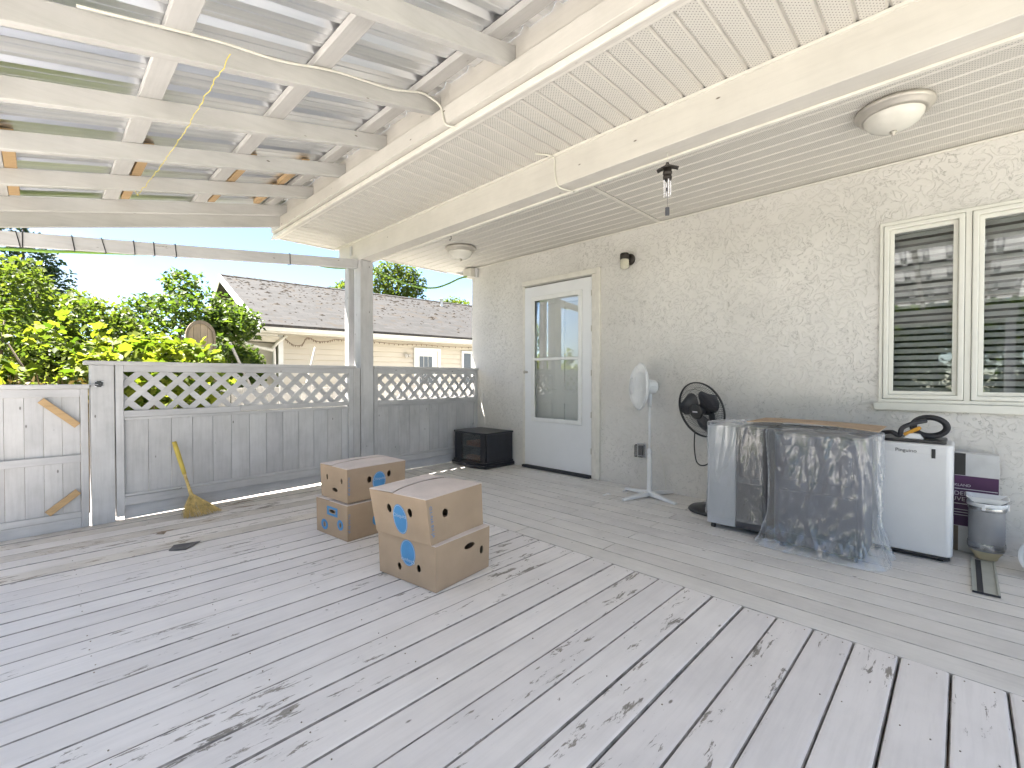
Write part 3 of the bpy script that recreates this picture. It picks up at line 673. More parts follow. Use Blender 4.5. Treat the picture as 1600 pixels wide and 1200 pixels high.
def fence_panel(par, s0, s1, ztop=1.125, kb=(.002, .026), split=None):
    # frame stiles
    for a in (s0, s1 - .045): MB().box((a, -.002, .03), (a + .045, .043, ztop - .001)).build('stile', M_fence[2], par, bev=.003)
    a, b = s0 + .0455, s1 - .0455
    MB().box((a, -.001, ztop - .052), (b, .042, ztop - .001)).build('top_rail', M_fence[0], par, bev=.003)
    lattice(par, a, b, .79, ztop - .053)
    MB().box((a, -.004, .745), (b if split is None else split, .044, .79)).build('middle_rail', M_fence[0], par, bev=.003)
    if split: MB().box((split + .002, .0, .752), (b, .044, .795)).build('middle_rail', M_fence[0], par, bev=.003)
    MB().box((a, .004, .722), (b, .0195, .744)).build('middle_moulding', M_fence[0], par, bev=.003)
    x = a; i = 0
    while x < b - .01:
        wd = .139 + random.uniform(-.004, .004); e = min(x + wd, b)
        if b - e < .03: e = b
        off = random.uniform(0, .003)
        MB().box((x + .0012, .02 + off, .135), (e - .0012, .038 + off, .7215 if False else .7445)).build('fence_board', M_fence[2], par, bev=.0025); x = e; i += 1
    MB().box((a, -.004, .105), (b, .0185, .168)).build('bottom_rail', M_fence[0], par, bev=.003)
    MB().box((a, .004, .169), (b, .0165, .188)).build('bottom_moulding', M_fence[0], par, bev=.003)
    MB().hexa([(a, .024, kb[0]), (b, .024, kb[1]), (b, .042, kb[1]), (a, .042, kb[0]), (a, .024, .1335), (b, .024, .1335), (b, .042, .1335), (a, .042, .1335)]).build('kick_board', M_fence[0], par, bev=.002)
f1 = thing('fence_panel', 'long grey fence panel with lattice top between gate post and porch post', 'fence', F0, FA, group='lattice topped fence panels')
MB().box((-.005, -.005, 0.0), (.121, .095, 1.119)).build('gate_post', M_fence[2], f1, bev=.004)
fence_panel(f1, .127, 1.955, split=.93)
MB().box((-.035, -.022, 1.12), (1.975, .105, 1.148)).build('cap_board', M_fence[0], f1, bev=.004)
MB().box((1.957, .0, 0.0), (2.03, .08, 1.13)).build('end_post', M_fence[2], f1, bev=.004)
f2 = thing('fence_panel', 'short grey fence panel with lattice top between porch post and house wall', 'fence', F0 + Vector((math.cos(FA), math.sin(FA), 0)) * 2.186, FA, group='lattice topped fence panels')
fence_panel(f2, .004, 1.492, kb=(.003, .003))
MB().box((.002, -.02, 1.1255), (1.494, .09, 1.152)).build('cap_board', M_fence[0], f2, bev=.004)

# gate
gt = thing('gate', 'low grey board gate with two bare wood corner braces', 'gate', F0 + Vector((-.012, -.004, 0)), FA)
MB().box((-.045, 0, .003), (-.006, .038, .955)).build('stile', M_fence[2], gt, bev=.003)
MB().box((-1.06, 0, .025), (-1.02, .038, .955)).build('stile', M_fence[2], gt, bev=.003)
MB().box((-1.075, -.02, .9555), (.0, .06, .985)).build('cap_board', M_fence[0], gt, bev=.004)
MB().box((-1.0195, .002, .90), (-.0455, .037, .9545)).build('top_rail', M_fence[0], gt, bev=.003)
MB().box((-1.0195, .002, .455), (-.0455, .0235, .505)).build('middle_rail', M_fence[0], gt, bev=.003)
MB().box((-1.0195, .002, .075), (-.0455, .0235, .115)).build('bottom_rail', M_fence[0], gt, bev=.003)
MB().box((-1.0195, .004, .002), (-.0455, .0235, .0735)).build('bottom_rail', M_fence[0], gt, bev=.003)
x = -.0465
while x > -1.0:
    e = max(x - .088, -1.019); MB().box((e + .0006, .024, .03), (x - .0006, .036 + random.uniform(0, .0006), .8995)).build('gate_board', M_fence[2], gt, bev=.0015); x = e
def brace(p, q):
    MB().beam((p[0], .010, p[1]), (q[0], .010, q[1]), .042, .013, up=(0, -1, 0)).build('corner_brace', M_newwood, gt, bev=.002)
brace((-.235, .882), (-.06, .705)); brace((-.21, .13), (-.06, .255))
lt = thing('gate_latch', 'small black gate latch screwed to the gate post', 'latch', F0 + Vector((.03, -.0085, .985)), FA)
MB().box((-.012, -.004, -.02), (.028, .003, .022)).build('plate', M_black_m, lt, bev=.002)
MB().tube([(-.075, -.006, -.006), (.005, -.008, -.002)], .004, 8).build('bar', M_alu, lt)
for a, b in ((-.008, -.016), (-.008, .018), (.024, -.016), (.024, .018)): MB().lathe([(0, -.0065), (.003, -.006), (.0035, -.004)], 8, Matrix.Rotation(R(90), 4, 'X') @ Matrix.Translation((a, b, .011))).build('screw', M_alu, lt)

# ================================================================== FIXTURES
def ceiling_light(x, y, label):
    t = thing('ceiling_light', label, 'ceiling light', (x, y, 2.432), group='porch ceiling lights')
    MB().lathe([(0.0, 0.0), (.165, 0.0), (.168, -.012), (.160, -.022), (.150, -.026), (.146, -.040), (.128, -.046), (.126, -.036), (0.0, -.03)], 40).build('rim', M_bronze, t, smooth=True)
    MB().lathe([(.127, -.043), (.122, -.062), (.105, -.085), (.075, -.105), (.035, -.117), (0.004, -.119)], 40).build('shade', M_frost, t, smooth=True)
    MB().lathe([(0.0, -.118), (.014, -.119), (.016, -.126), (.008, -.132), (.009, -.139), (0, -.143)], 16).build('finial', M_bronze, t, smooth=True)
ceiling_light(3.12, 0.27, 'large bronze rimmed dome ceiling light above the vinyl window')
ceiling_light(3.20, 3.90, 'dome ceiling light over the deck corner between fence and storm door')
t = thing('wall_lantern', 'black jar wall lantern with ribbed glass beside the storm door', 'wall lamp', (WX, 2.27, 2.15))
Mx = Matrix.Rotation(R(-90), 4, 'Y')
MB().lathe([(0, 0), (.055, 0), (.055, .012), (.04, .028), (.02, .034), (0, .035)], 28, Mx).build('back_plate', M_darkbronze, t, smooth=True)
MB().tube([(-.03, 0, .0), (-.06, 0, .012), (-.085, 0, .012)], .014, 12).build('arm', M_darkbronze, t, smooth=True)
MB().lathe([(0, .045), (.036, .042), (.042, .03), (.042, -.012), (.036, -.014)], 28, Matrix.Translation((-.10, 0, 0))).build('cap', M_darkbronze, t, smooth=True)
pr = [(.034, -.014)] + [(.040 + .0025 * (i % 2), -.018 - .010 * i) for i in range(8)] + [(.034, -.10), (.02, -.106), (0, -.107)]
MB().lathe(pr, 28, Matrix.Translation((-.10, 0, 0))).build('glass_jar', M_jar, t, smooth=True)

t = thing('wind_chime', 'dark star topped wind chime hanging from the porch beam', 'wind chime', (2.36, 1.141, 2.234))
MB().tube([(0, 0, 0), (0, 0, -.055)], .002, 6).build('cord', M_cable, t)
MB().lathe([(.0, -.05), (.008, -.052), (.009, -.06), (.004, -.066)], 12).build('ring', M_darkbronze, t)
st = MB()
for i in range(4):
    a = R(20 + 90 * i); c_, s_ = math.cos(a), math.sin(a)
    st.add([(c_ * .004 - s_ * .018, s_ * .004 + c_ * .018, -.075), (c_ * .004 + s_ * .018, s_ * .004 - c_ * .018, -.075), (c_ * .052 + s_ * .018, s_ * .052 - c_ * .018, -.094), (c_ * .058, s_ * .058, -.082), (c_ * .052 - s_ * .018, s_ * .052 + c_ * .018, -.094),
            (c_ * .004, s_ * .004, -.06)], [(0, 1, 2, 3, 4), (0, 5, 1), (5, 3, 2, 1), (5, 0, 4, 3)])
st.build('star_top', M_darkbronze, t)
MB().lathe([(0, -.066), (.017, -.07), (.022, -.085), (.021, -.10), (.024, -.103), (.024, -.112), (.021, -.115), (.021, -.125), (.024, -.128), (.022, -.143), (.0, -.145)], 16).build('drum', M_darkbronze, t, smooth=True)
for i in range(4):
    a = R(45 + 90 * i); x_, y_ = .017 * math.cos(a), .017 * math.sin(a); ln = .23 + .008 * (i % 3)
    MB().tube([(x_, y_, -.146), (x_, y_, -ln)], .0042, 8).build('chime_tube', M_alu, t)
MB().tube([(0, 0, -.145), (0, 0, -.30)], .0008, 5).build('striker_cord', M_black_m, t)
MB().lathe([(0, -.185), (.007, -.187), (.007, -.205), (0, -.207)], 10).build('striker', M_plastic_g, t)
MB().box((-.004, -.011, -.335), (.004, .011, -.29)).xf(Matrix.Rotation(R(35), 4, 'Z')).build('wind_sail', M_plastic_g, t, bev=.003)

tag(MB().tube(arc_pts([(.1, 2.165, zr(.1) + .092), (.5, 2.163, zr(.5) + .09), (.75, 2.163, zr(.75) + .072), (1.0, 2.163, zr(1.0) + .085), (1.3, 2.163, zr(1.3) + .066), (1.48, 2.163, zr(1.48) + .085), (1.55, 2.15, 2.60), (1.587, 2.11, 2.55), (1.588, 2.08, 2.46), (1.60, 2.05, 2.425), (1.69, 2.0, 2.424)], 8), .0055, 8).build('roof_cable', M_cable, smooth=True), 'white cable stapled along a rafter and over the ledger', 'cable')
tag(MB().tube(arc_pts([(2.18, 1.93, 2.432), (2.27, 1.86, 2.42), (2.284, 1.855, 2.34), (2.284, 1.84, 2.26), (2.30, 1.82, 2.222), (2.40, 1.79, 2.219)], 8), .005, 8).build('beam_cable', M_cable, smooth=True), 'short white cable looped down over the porch beam', 'cable')
ypts = arc_pts([(.50, 1.92, 2.21), (.505, 2.3, 2.23), (.52, 2.78, 2.265), (.51, 3.2, 2.262), (.49, 3.6, 2.255), (.47, 3.98, 2.255)], 14)
ypts = [p + Vector((random.uniform(-.004, .004), 0, random.uniform(-.005, .003))) for p in ypts] + [Vector((.45, 3.985, 2.31))]
tag(MB().tube(ypts, .0016, 6).build('yellow_string', M_ystring), 'thin yellow string strung under the patio roof rafters', 'string')

t = thing('outlet_box', 'grey outdoor outlet with clear bubble cover low on the stucco', 'outlet', (WX, 2.14, .352))
MB().box((-.012, -.045, -.065), (-.0005, .045, .065)).build('back_plate', M_silver, t, bev=.004)
MB().box((-.03, -.022, -.045), (-.0125, .022, .045)).build('socket', M_plastic_g, t, bev=.004)
MB().box((-.072, -.043, -.060), (-.0125, .043, .060)).build('cover', M_clear, t, bev=.012)
tag(MB().tube(arc_pts([(WX - .012, 1.98, .42), (WX - .006, 1.95, .33), (WX - .006, 1.92, .2), (WX - .006, 1.90, .08), (WX - .02, 1.895, .008)], 8), .0022, 6).build('wall_wire', M_cable), 'thin white wire running down the stucco behind the fan', 'wire')
tag(MB().tube(arc_pts([(2.84, 3.62, 2.437), (2.85, 3.62, 2.41), (2.845, 3.62, 2.395), (2.83, 3.62, 2.385), (2.838, 3.62, 2.376)], 6), .003, 6).build('cup_hook', M_darkbronze), 'tiny cup hook screwed into the porch ceiling', 'hook')

# ================================================================== CARTONS
def carton(name, label, bottom, top, holes, prints, texts, lid=None, group='fruit cartons'):
    """bottom, top: 4 corners (world) ordered front, right, back, left. holes: {face: [(u,v,ru,rv)]}; faces 0: front-right side, 1: right-back, 2: back-left, 3: left-front"""
    base = (Vector(bottom[0]) + Vector(bottom[2])) / 2
    t = thing(name, label, 'carton', base, 0.0, group)
    B = [Vector(p) - base for p in bottom]; T = [Vector(p) - base for p in top]
    def face_fn(i):
        a, b, c, d = B[i], B[(i + 1) % 4], T[(i + 1) % 4], T[i]
        nrm = ((b - a).cross(d - a)).normalized()
        return lambda u, v, e=0.0: (a * (1 - u) + b * u) * (1 - v) + (d * (1 - u) + c * u) * v + nrm * e
    body = MB()
    for i in range(4):
        fn = face_fn(i); hs = []
        for (u, v, ru, rv) in holes.get(i, []): hs.append(ellipse(u, v, ru, rv, 14)[::-1])
        loops = [[(0, 0), (.5, 0), (1, 0), (1, 1), (.5, 1), (0, 1)]] + hs
        L3 = [[Vector((u, v, 0)) for u, v in l] for l in loops]; tr = tessellate_polygon(L3); flat = [q for l in L3 for q in l]
        nn = len(flat); fs = [tuple(x) for x in tr] + [tuple(y_ + nn for y_ in x) for x in tr]; kk = 0
        for l in L3:
            q_ = len(l)
            if kk: fs += [(kk + e_, kk + (e_ + 1) % q_, kk + (e_ + 1) % q_ + nn, kk + e_ + nn) for e_ in range(q_)]
            kk += q_
        body.add([fn(q.x, q.y) for q in flat] + [fn(q.x, q.y, -.005) for q in flat], fs)
    body.add([tuple(q) for q in B], [(0, 3, 2, 1)])
    body.build('carton_body', M_card, t)
    # lid: two flaps meeting with a ragged dark seam
    up = Vector((0, 0, 1))
    mid = lambda p, q, k: p * (1 - k) + q * k
    bulge = lid or 0.012
    for (k0, k1, tilt) in ((0.0, 0.55, 0), (0.572, 1.0, 1)):
        g_ = MB(); n = 12; vs = []; fs = []
        for i in range(n + 1):
            for j in range(2 * 4 + 1):
                u = i / n; v = k0 + (k1 - k0) * j / 8
                p_ = (T[0] * (1 - u) + T[1] * u) * (1 - v) + (T[3] * (1 - u) + T[2] * u) * v
                # v runs front->left edge ; ragged seam
                rag = .0
                if tilt == 0 and j == 8: rag = .022 * noise.noise(Vector((u * 5, base.x * 9, 1)))
                if tilt == 1 and j == 0: rag = .02 * noise.noise(Vector((u * 6, base.y * 9, 4)))
                hgt = bulge * (math.sin(math.pi * u) ** .6) * (math.sin(math.pi * v) ** .6) + .0025 + (.004 * math.sin(math.pi * v) if tilt else 0) if 0 < v < 1 else .0025
                vs.append(p_ + up * hgt + (T[3] - T[0]) * rag)
        for i in range(n):
            for j in range(8): fs.append((i * 9 + j, (i + 1) * 9 + j, (i + 1) * 9 + j + 1, i * 9 + j + 1))
        g_.add(vs, fs); o = g_.build('lid_flap', M_card2, t); sm = o.modifiers.new('thickness', 'SOLIDIFY'); sm.thickness = .004; sm.offset = 0
    for (kind, i, u, v, ru, rv) in prints:
        fn = face_fn(i)
        if kind == 'oval':
            hl = [h for h in holes.get(i, [])]
            MB().add([fn(a, b, .0008) for a, b in ellipse(u, v, ru, rv, 28)], [tuple(range(28))]).build('printed_oval', M_blue, t)
            ri = MB(); e1, e2 = ellipse(u, v, ru * .93, rv * .95, 28), ellipse(u, v, ru * .88, rv * .915, 28)
            ri.add([fn(a, b, .0013) for a, b in e1] + [fn(a, b, .0013) for a, b in e2], [(q, (q + 1) % 28, (q + 1) % 28 + 28, q + 28) for q in range(28)]); ri.build('printed_ring', M_paleblue, t)
        elif kind == 'ring':
            outer = ellipse(u, v, ru, rv, 24); inn = ellipse(u, v, ru * .42, rv * .52, 24)
            MB().add([fn(a, b, .0008) for a, b in outer] + [fn(a, b, .0008) for a, b in inn], [(q, (q + 1) % 24, (q + 1) % 24 + 24, q + 24) for q in range(24)]).build('printed_ring', M_blue, t)
        elif kind == 'frame':
            outer = rect(u - ru, u + ru, v - rv, v + rv); inn = rect(u - ru * .62, u + ru * .62, v - rv * .5, v + rv * .5)
            MB().add([fn(a, b, .0008) for a, b in outer] + [fn(a, b, .0008) for a, b in inn], [(q, (q + 1) % 4, (q + 1) % 4 + 4, q + 4) for q in range(4)]).build('printed_frame', M_blue, t)
    for (txt, i, u, v, su, sv, rot, mat) in texts:
        fn = face_fn(i); c_, s_ = math.cos(R(rot)), math.sin(R(rot)); ms = MB()
        put_text(ms, txt, 1.0, lambda a, b: fn(u + (a * c_ - b * s_) * su, v + (a * s_ + b * c_) * sv, .0018)); ms.build('lettering', mat, t)
    return t
def frustum(cx, cy, z0, z1, wx, wy, rot, sc, dx, dy):
    c_, s_ = math.cos(R(rot)), math.sin(R(rot)); q = [(-wx / 2, -wy / 2), (wx / 2, -wy / 2), (wx / 2, wy / 2), (-wx / 2, wy / 2)]
    rr = [(a * c_ - b * s_, a * s_ + b * c_) for a, b in q]
    return [(cx + a, cy + b, z0) for a, b in rr], [(cx + dx + a * sc, cy + dy + b * sc, z1) for a, b in rr]
fb, ft = frustum(1.478, 2.023, .002, .219, .392, .425, 7.5, 1.03, .006, .012)
carton('carton', 'lower cardboard carton of the stack out on the open deck boards', fb, ft,
       {3: [(.72, .40, .035, .085), (.38, .30, .035, .085)], 0: [(.60, .72, .10, .07), (.84, .50, .035, .10)]},
       [('oval', 3, .54, .68, .13, .30)], [('Chiquita', 3, .54, .5, -.072, -.11, 0, M_paleblue)])
ub, ut = frustum(1.462, 2.035, .2265, .450, .405, .39, 10.0, 1.05, -.02, .010)
carton('carton', 'upper cardboard carton with blue oval, topmost on the open deck stack', ub, ut,
       {3: [(.70, .64, .04, .10), (.33, .64, .04, .10)], 0: [(.29, .60, .05, .10)]},
       [('oval', 3, .51, .44, .125, .34)], [('Chiquita', 3, .51, .52, .072, .12, 0, M_paleblue), ('O.L-NA BX-JA', 0, .055, .5, .060, .115, -90, M_blue)], lid=.02)
bb, bt = frustum(1.517, 2.945, .002, .224, .40, .37, 5.5, 1.02, .004, .006)
carton('carton', 'lower cardboard carton with blue rings and handle frame, nearer the fence', bb, bt,
       {3: [(.53, .72, .085, .045), (.78, .40, .02, .075), (.27, .27, .02, .075)], 0: [(.55, .42, .03, .09)]},
       [('frame', 3, .53, .72, .17, .13), ('ring', 3, .78, .40, .095, .15), ('ring', 3, .27, .27, .115, .155), ('ring', 0, .55, .42, .10, .19)],
       [('O.L-NA BX-JA', 0, .03, .5, .05, .09, -90, M_blue)], lid=.006)
ub, ut = frustum(1.548, 2.935, .238, .450, .43, .335, 3.5, 1.03, .004, .008)
carton('carton', 'upper cardboard carton with face-like holes, topmost of the stack nearer the fence', ub, ut,
       {3: [(.80, .62, .035, .085), (.26, .64, .035, .085), (.54, .30, .10, .06)], 0: [(.36, .60, .040, .10), (.70, .68, .034, .10)]},
       [('oval', 0, .525, .50, .115, .30)], [('Chiquita', 0, .525, .58, .066, .11, 0, M_paleblue), ('O.L-NA BX-JA', 0, .025, .5, .045, .09, -90, M_blue)], lid=.016)

# ================================================================== CORNER CABINET
t = thing('corner_cabinet', 'low black cabinet with glass door in the fence corner', 'cabinet', (3.697, 4.115, 0))
t.scale = (1.1, 1.1, 1.03)
def bowed(x0, x1, y0, y1, bow, inset=0):   # footprint, front bows to -x
    pts = [(x1, y0), (x1, y1), (x0 + .03, y1)]
    for i in range(9):
        k_ = i / 8; pts.append((x0 - bow * math.sin(math.pi * k_), y1 - (y1 - y0) * k_))
    return pts
def foot(name, poly, z0, z1, mat, **kw): return MB().prism(poly, lambda u, v, d: (u, v, d), z0, z1).build(name, mat, t, **kw)
foot('plinth', bowed(-.21, .205, -.30, .26, .045), .006, .045, M_cab, bev=.008)
foot('base', bowed(-.19, .20, -.285, .25, .04), .0455, .065, M_cab, bev=.004)
foot('top', bowed(-.19, .20, -.285, .25, .04), .372, .392, M_cab, bev=.005)
MB().box((-.175, -.275, .0655), (.195, -.255, .3715)).build('side_panel', M_cab, t, bev=.002)
MB().box((-.175, .225, .0655), (.195, .245, .3715)).build('side_panel', M_cab, t, bev=.002)
MB().box((.175, -.2545, .0655), (.195, .2245, .3715)).build('back_panel', M_cab, t)
MB().box((-.19, -.2545, .0655), (-.17, -.185, .3715)).build('front_stile', M_cab, t, bev=.002)
MB().box((-.19, .12, .0655), (-.17, .2245, .3715)).build('front_stile', M_cab, t, bev=.002)
MB().box((-.184, -.1845, .070), (-.179, .1195, .368)).build('glass_door', M_doorglass, t)
MB().box((-.198, -.08, .352), (-.186, .02, .362)).build('door_pull', M_plastic_g, t, bev=.003)
MB().box((-.16, -.254, .205), (.174, .224, .215)).build('shelf', M_cab, t)
for (a, b, c, d, e, nm) in ((-.170, -.16, .0690, .10, .115, M_red), (-.168, -.15, .2275, .09, .285, M_red)):
    tag(MB().box((a, b, c), (a + .2, d, e)).build('game_box', nm, bev=.003), 'flat red brown box on the %s of the black corner cabinet' % ('floor' if c < .1 else 'shelf'), 'box').location = t.location
tag(MB().box((-.10, -.11, .1165), (.08, .09, .17)).build('game_box', M_bluegrey, bev=.004), 'dark blue grey box stacked inside the black corner cabinet', 'box').location = t.location

# ================================================================== BROOM, DEBRIS
t = thing('hand_broom', 'short straw broom with yellow handle leaning on the fence panel', 'broom', (0.80, 4.10, 0))
h0, h1 = Vector((-.088, .196, .54)), Vector((-.015, .035, .16))
MB().tube([h0 + (h1 - h0) * (i / 8) for i in range(6)], [.015, .016, .016, .0155, .0145, .0135], 10).build('handle', M_yellow, t, smooth=True)
MB().tube([h0 + (h1 - h0) * k_ for k_ in (.62, .7, .8, .9, 1.0, 1.08)], [.0105, .010, .010, .011, .013, .016], 10).build('binding', M_grass, t, smooth=True)
br = MB(); tip = h0 + (h1 - h0) * 1.02
for i in range(190):
    k_ = random.random(); spread = -.085 + .24 * k_
    end = Vector((spread + random.uniform(-.01, .01), random.uniform(-.06, .0) - .02, .004 + random.uniform(0, .012) + max(0, spread - .05) * .12))
    st_ = tip + Vector((spread * .10, random.uniform(-.008, .008), 0)); md = (st_ + end) / 2 + Vector((spread * .10, .012, -.012))
    br.tube([st_, md, end], [.0022, .002, .0012], 4)
br.build('straw', M_grass, t, kind='stuff')
MB().tube([tip + Vector((-.03, -.018, -.055)), tip + Vector((0, -.026, -.05)), tip + Vector((.045, -.018, -.055))], .0015, 5).build('stitching', M_oldwood, t)
t_ = MB().add([(.525, 3.36, .003), (.60, 3.31, .003), (.695, 3.40, .008), (.56, 3.42, .012), (.525, 3.36, .006), (.60, 3.31, .0055), (.695, 3.40, .0105), (.56, 3.42, .0145)], [(0, 3, 2, 1), (4, 5, 6, 7), (0, 1, 5, 4), (1, 2, 6, 5), (2, 3, 7, 6), (3, 0, 4, 7)])
tag(t_.build('slate_shard', M_plastic_g), 'dark triangular shard lying on the deck boards', 'shard')
tag(MB().add([(.52, 3.78, .002), (.56, 3.74, .002), (.585, 3.80, .003), (.55, 3.77, .018)], [(0, 1, 2), (0, 3, 1), (1, 3, 2), (2, 3, 0)]).build('wood_chip', M_oldwood), 'small brown wood chip on the deck boards near the fence', 'chip')
for i, (x_, y_, l_) in enumerate(((3.42, 2.23, .07), (3.66, 2.18, .04), (3.58, 2.02, .05))):
    pts = [(x_ + l_ * k_ * .9, y_ - l_ * math.sin(k_ * 2) * .5, .006 + .012 * math.sin(3 * k_)) for k_ in np.linspace(0, 1, 7)]
    tag(MB().tube(pts, .006, 6).build('plastic_scrap', M_plastic_w, smooth=True), ('long curl of white plastic scrap on the deck near the door casing', 'shortest white plastic scrap on the deck close to the wall', 'white plastic scrap on the deck touching the white fan foot')[i], 'scrap', 'white plastic scraps')

# ================================================================== FANS
def fan_frame(pos, face, tilt):
    """matrix whose +Z is the facing direction"""
    f_ = Vector((face[0], face[1], 0)).normalized() * math.cos(tilt) + Vector((0, 0, math.sin(tilt)))
    q = f_.to_track_quat('Z', 'Y'); return Matrix.Translation(pos) @ q.to_matrix().to_4x4()
def fan_head(t, Mh, r, mat_cage, mat_blade, nw, depth, wr, hub_r, blade=True, dome=1.0):
    fr = MB()
    for (rr, zz, ww) in ((r, 0.0, .0055), (r * .995, -.010, .004)):
        pts = [Vector((rr * math.cos(a), rr * math.sin(a), zz)) for a in np.linspace(0, 2 * math.pi, 49)[:-1]]
        fr.tube(pts + [pts[0]], ww, 6, cap=False)
    fr.xf(Mh).build('cage_rim', mat_cage, t, smooth=True)
    for sgn, nm in ((1, 'front_grille'), (-1, 'rear_grille')):
        gmb = MB()
        for i in range(nw):
            a = 2 * math.pi * i / nw; pts = []
            for k_ in np.linspace(0, 1, 6):
                rr = hub_r + (r - hub_r) * k_; zz = sgn * depth * (1 - (k_ ** 2.6)) * (dome if sgn > 0 else 1.0)
                an = a + .20 * (1 - k_); pts.append((rr * math.cos(an), rr * math.sin(an), zz))
            gmb.tube(pts, wr, 4, cap=False)
        for k_ in (.38, .7):
            rr = hub_r + (r - hub_r) * k_; zz = sgn * depth * (1 - (k_ ** 2.6)) * (dome if sgn > 0 else 1.0)
            pts = [(rr * math.cos(a), rr * math.sin(a), zz) for a in np.linspace(0, 2 * math.pi, 41)]; gmb.tube(pts, wr, 4, cap=False)
        gmb.xf(Mh).build(nm, mat_cage, t, kind='stuff')
    MB().lathe([(0, depth * dome + .006), (hub_r * .8, depth * dome + .005), (hub_r, depth * dome), (hub_r, depth * dome - .006), (0, depth * dome - .007)], 28, Mh).build('badge', mat_cage, t, smooth=True)
    if blade:
        for i in range(3):
            a0 = 2 * math.pi * i / 3 + .5; vs = []; n = 10
            for j in range(n + 1):
                k_ = j / n
                for side in (-1, 0, 1):
                    rr = .03 + (r * .86 - .03) * k_; half = (.26 + .52 * math.sin(math.pi * min(1, k_ * .9 + .08)) ** .8) * (1 if side else 0)
                    if k_ > .85: half *= max(.25, 1 - ((k_ - .85) / .15) ** 2 * .75)
                    an = a0 + side * half + .25 * k_
                    vs.append(Mh @ Vector((rr * math.cos(an), rr * math.sin(an), side * .02 * (.4 + k_))))
            fs = [(j * 3 + q, j * 3 + q + 1, j * 3 + q + 4, j * 3 + q + 3) for j in range(n) for q in (0, 1)]
            o = MB().add(vs, fs).build('blade', mat_blade, t, smooth=True); sm = o.modifiers.new('thickness', 'SOLIDIFY'); sm.thickness = .003; sm.offset = 0
        MB().lathe([(0, .03), (.03, .028), (.036, .01), (.036, -.02), (0, -.022)], 20, Mh).build('blade_hub', mat_blade, t, smooth=True)
# white fan
t = thing('pedestal_fan', 'white pedestal fan on crossed feet beside the storm door', 'fan', (3.68, 1.93, 0))
for a in (20, 110, 200, 290):
    a_ = R(a + 52); c_, s_ = math.cos(a_), math.sin(a_); ln = .30
    MB().hexa([(c_ * .02 - s_ * .026, s_ * .02 + c_ * .026, .012), (c_ * .02 + s_ * .026, s_ * .02 - c_ * .026, .012), (c_ * ln + s_ * .019, s_ * ln - c_ * .019, .0), (c_ * ln - s_ * .019, s_ * ln + c_ * .019, .0),
               (c_ * .02 - s_ * .02, s_ * .02 + c_ * .02, .05), (c_ * .02 + s_ * .02, s_ * .02 - c_ * .02, .05), (c_ * ln + s_ * .015, s_ * ln - c_ * .015, .018), (c_ * ln - s_ * .015, s_ * ln + c_ * .015, .018)]).build('foot', M_plastic_w, t, bev=.005)
MB().lathe([(0, .02), (.034, .022), (.034, .045), (.024, .06), (.022, .07), (.0205, .30), (.019, .36), (.013, .375), (0.012, .38)], 20).build('base_column', M_plastic_w, t, smooth=True)
MB().tube([(0, 0, .37), (0, 0, .82)], .011, 14).build('pole', M_plastic_w, t, smooth=True)
MB().lathe([(.012, .37), (.021, .375), (.022, .40), (.016, .415), (.011, .42)], 16).build('height_collar', M_plastic_w, t, smooth=True)
MB().tube([(0, 0, .78), (0, 0, .86), (-.004, .002, .92)], [.014, .019, .022], 14).build('neck', M_plastic_w, t, smooth=True)
Mh = fan_frame(Vector((-.066, .062, .955)), (-.70, .71), R(2))
MB().lathe([(0, -.155), (.035, -.152), (.055, -.135), (.062, -.10), (.062, -.045), (.05, -.035), (0, -.034)], 24, Mh @ Matrix.Translation((0, 0, .0))).build('motor_housing', M_plastic_w, t, smooth=True)
MB().box((-.02, .0, .0), (.02, .002, .028)).xf(Mh @ Matrix.Translation((.064, -.0, -.10)) @ Matrix.Rotation(R(90), 4, 'Y')).build('control_panel', M_silver, t)
fan_head(t, Mh, .2, M_plastic_w, M_plastic_w, 140, .05, .0027, .075, dome=1.25)
# black fan
t = thing('pedestal_fan', 'black pedestal fan with round base behind the wrapped units', 'fan', (3.62, 1.37, 0))
MB().lathe([(0, .002), (.172, .002), (.178, .012), (.165, .026), (.10, .04), (.045, .05), (.03, .065), (0, .066)], 40).build('base_disc', M_plastic_b, t, smooth=True)
MB().tube([(0, 0, .06), (0, 0, .50)], .0135, 12).build('pole', M_plastic_b, t, smooth=True)
MB().hexa([(-.03, -.03, .46), (.03, -.03, .46), (.03, .03, .46), (-.03, .03, .46), (-.026, -.026, .70), (.026, -.026, .70), (.026, .026, .70), (-.026, .026, .70)]).build('control_column', M_plastic_b, t, bev=.01)
for zz in (.58, .605, .63): MB().box((-.036, .008, zz), (-.029, .020, zz + .012)).build('button', M_plastic_g, t, bev=.002)
Mh = fan_frame(Vector((-.105, .055, .785)), (-.94, .36), R(-13))
MB().lathe([(0, -.145), (.04, -.142), (.058, -.125), (.06, -.07), (.05, -.035), (0, -.034)], 24, Mh).build('motor_housing', M_plastic_b, t, smooth=True)
MB().tube([(-.01, 0, .68), (-.015, .005, .74), (-.03, .015, .785)], [.022, .024, .02], 10).build('neck', M_plastic_b, t, smooth=True)
fan_head(t, Mh, .213, M_black_m, M_plastic_g, 78, .052, .0012, .062, dome=1.0)
uq = Vector((Mh.col[2][1], -Mh.col[2][0], 0)).normalized(); fz = Vector(Mh.col[2][:3]); vq = fz.cross(uq).normalized(); cq = Vector(Mh.translation) + fz * .0595
tm = MB().hexa([cq + uq * a + vq * b + fz * c for c in (0, .001) for a, b in ((-.024, -.005), (.024, -.005), (.024, .005), (-.024, .005))])
tm.build('badge_label', M_print, t)
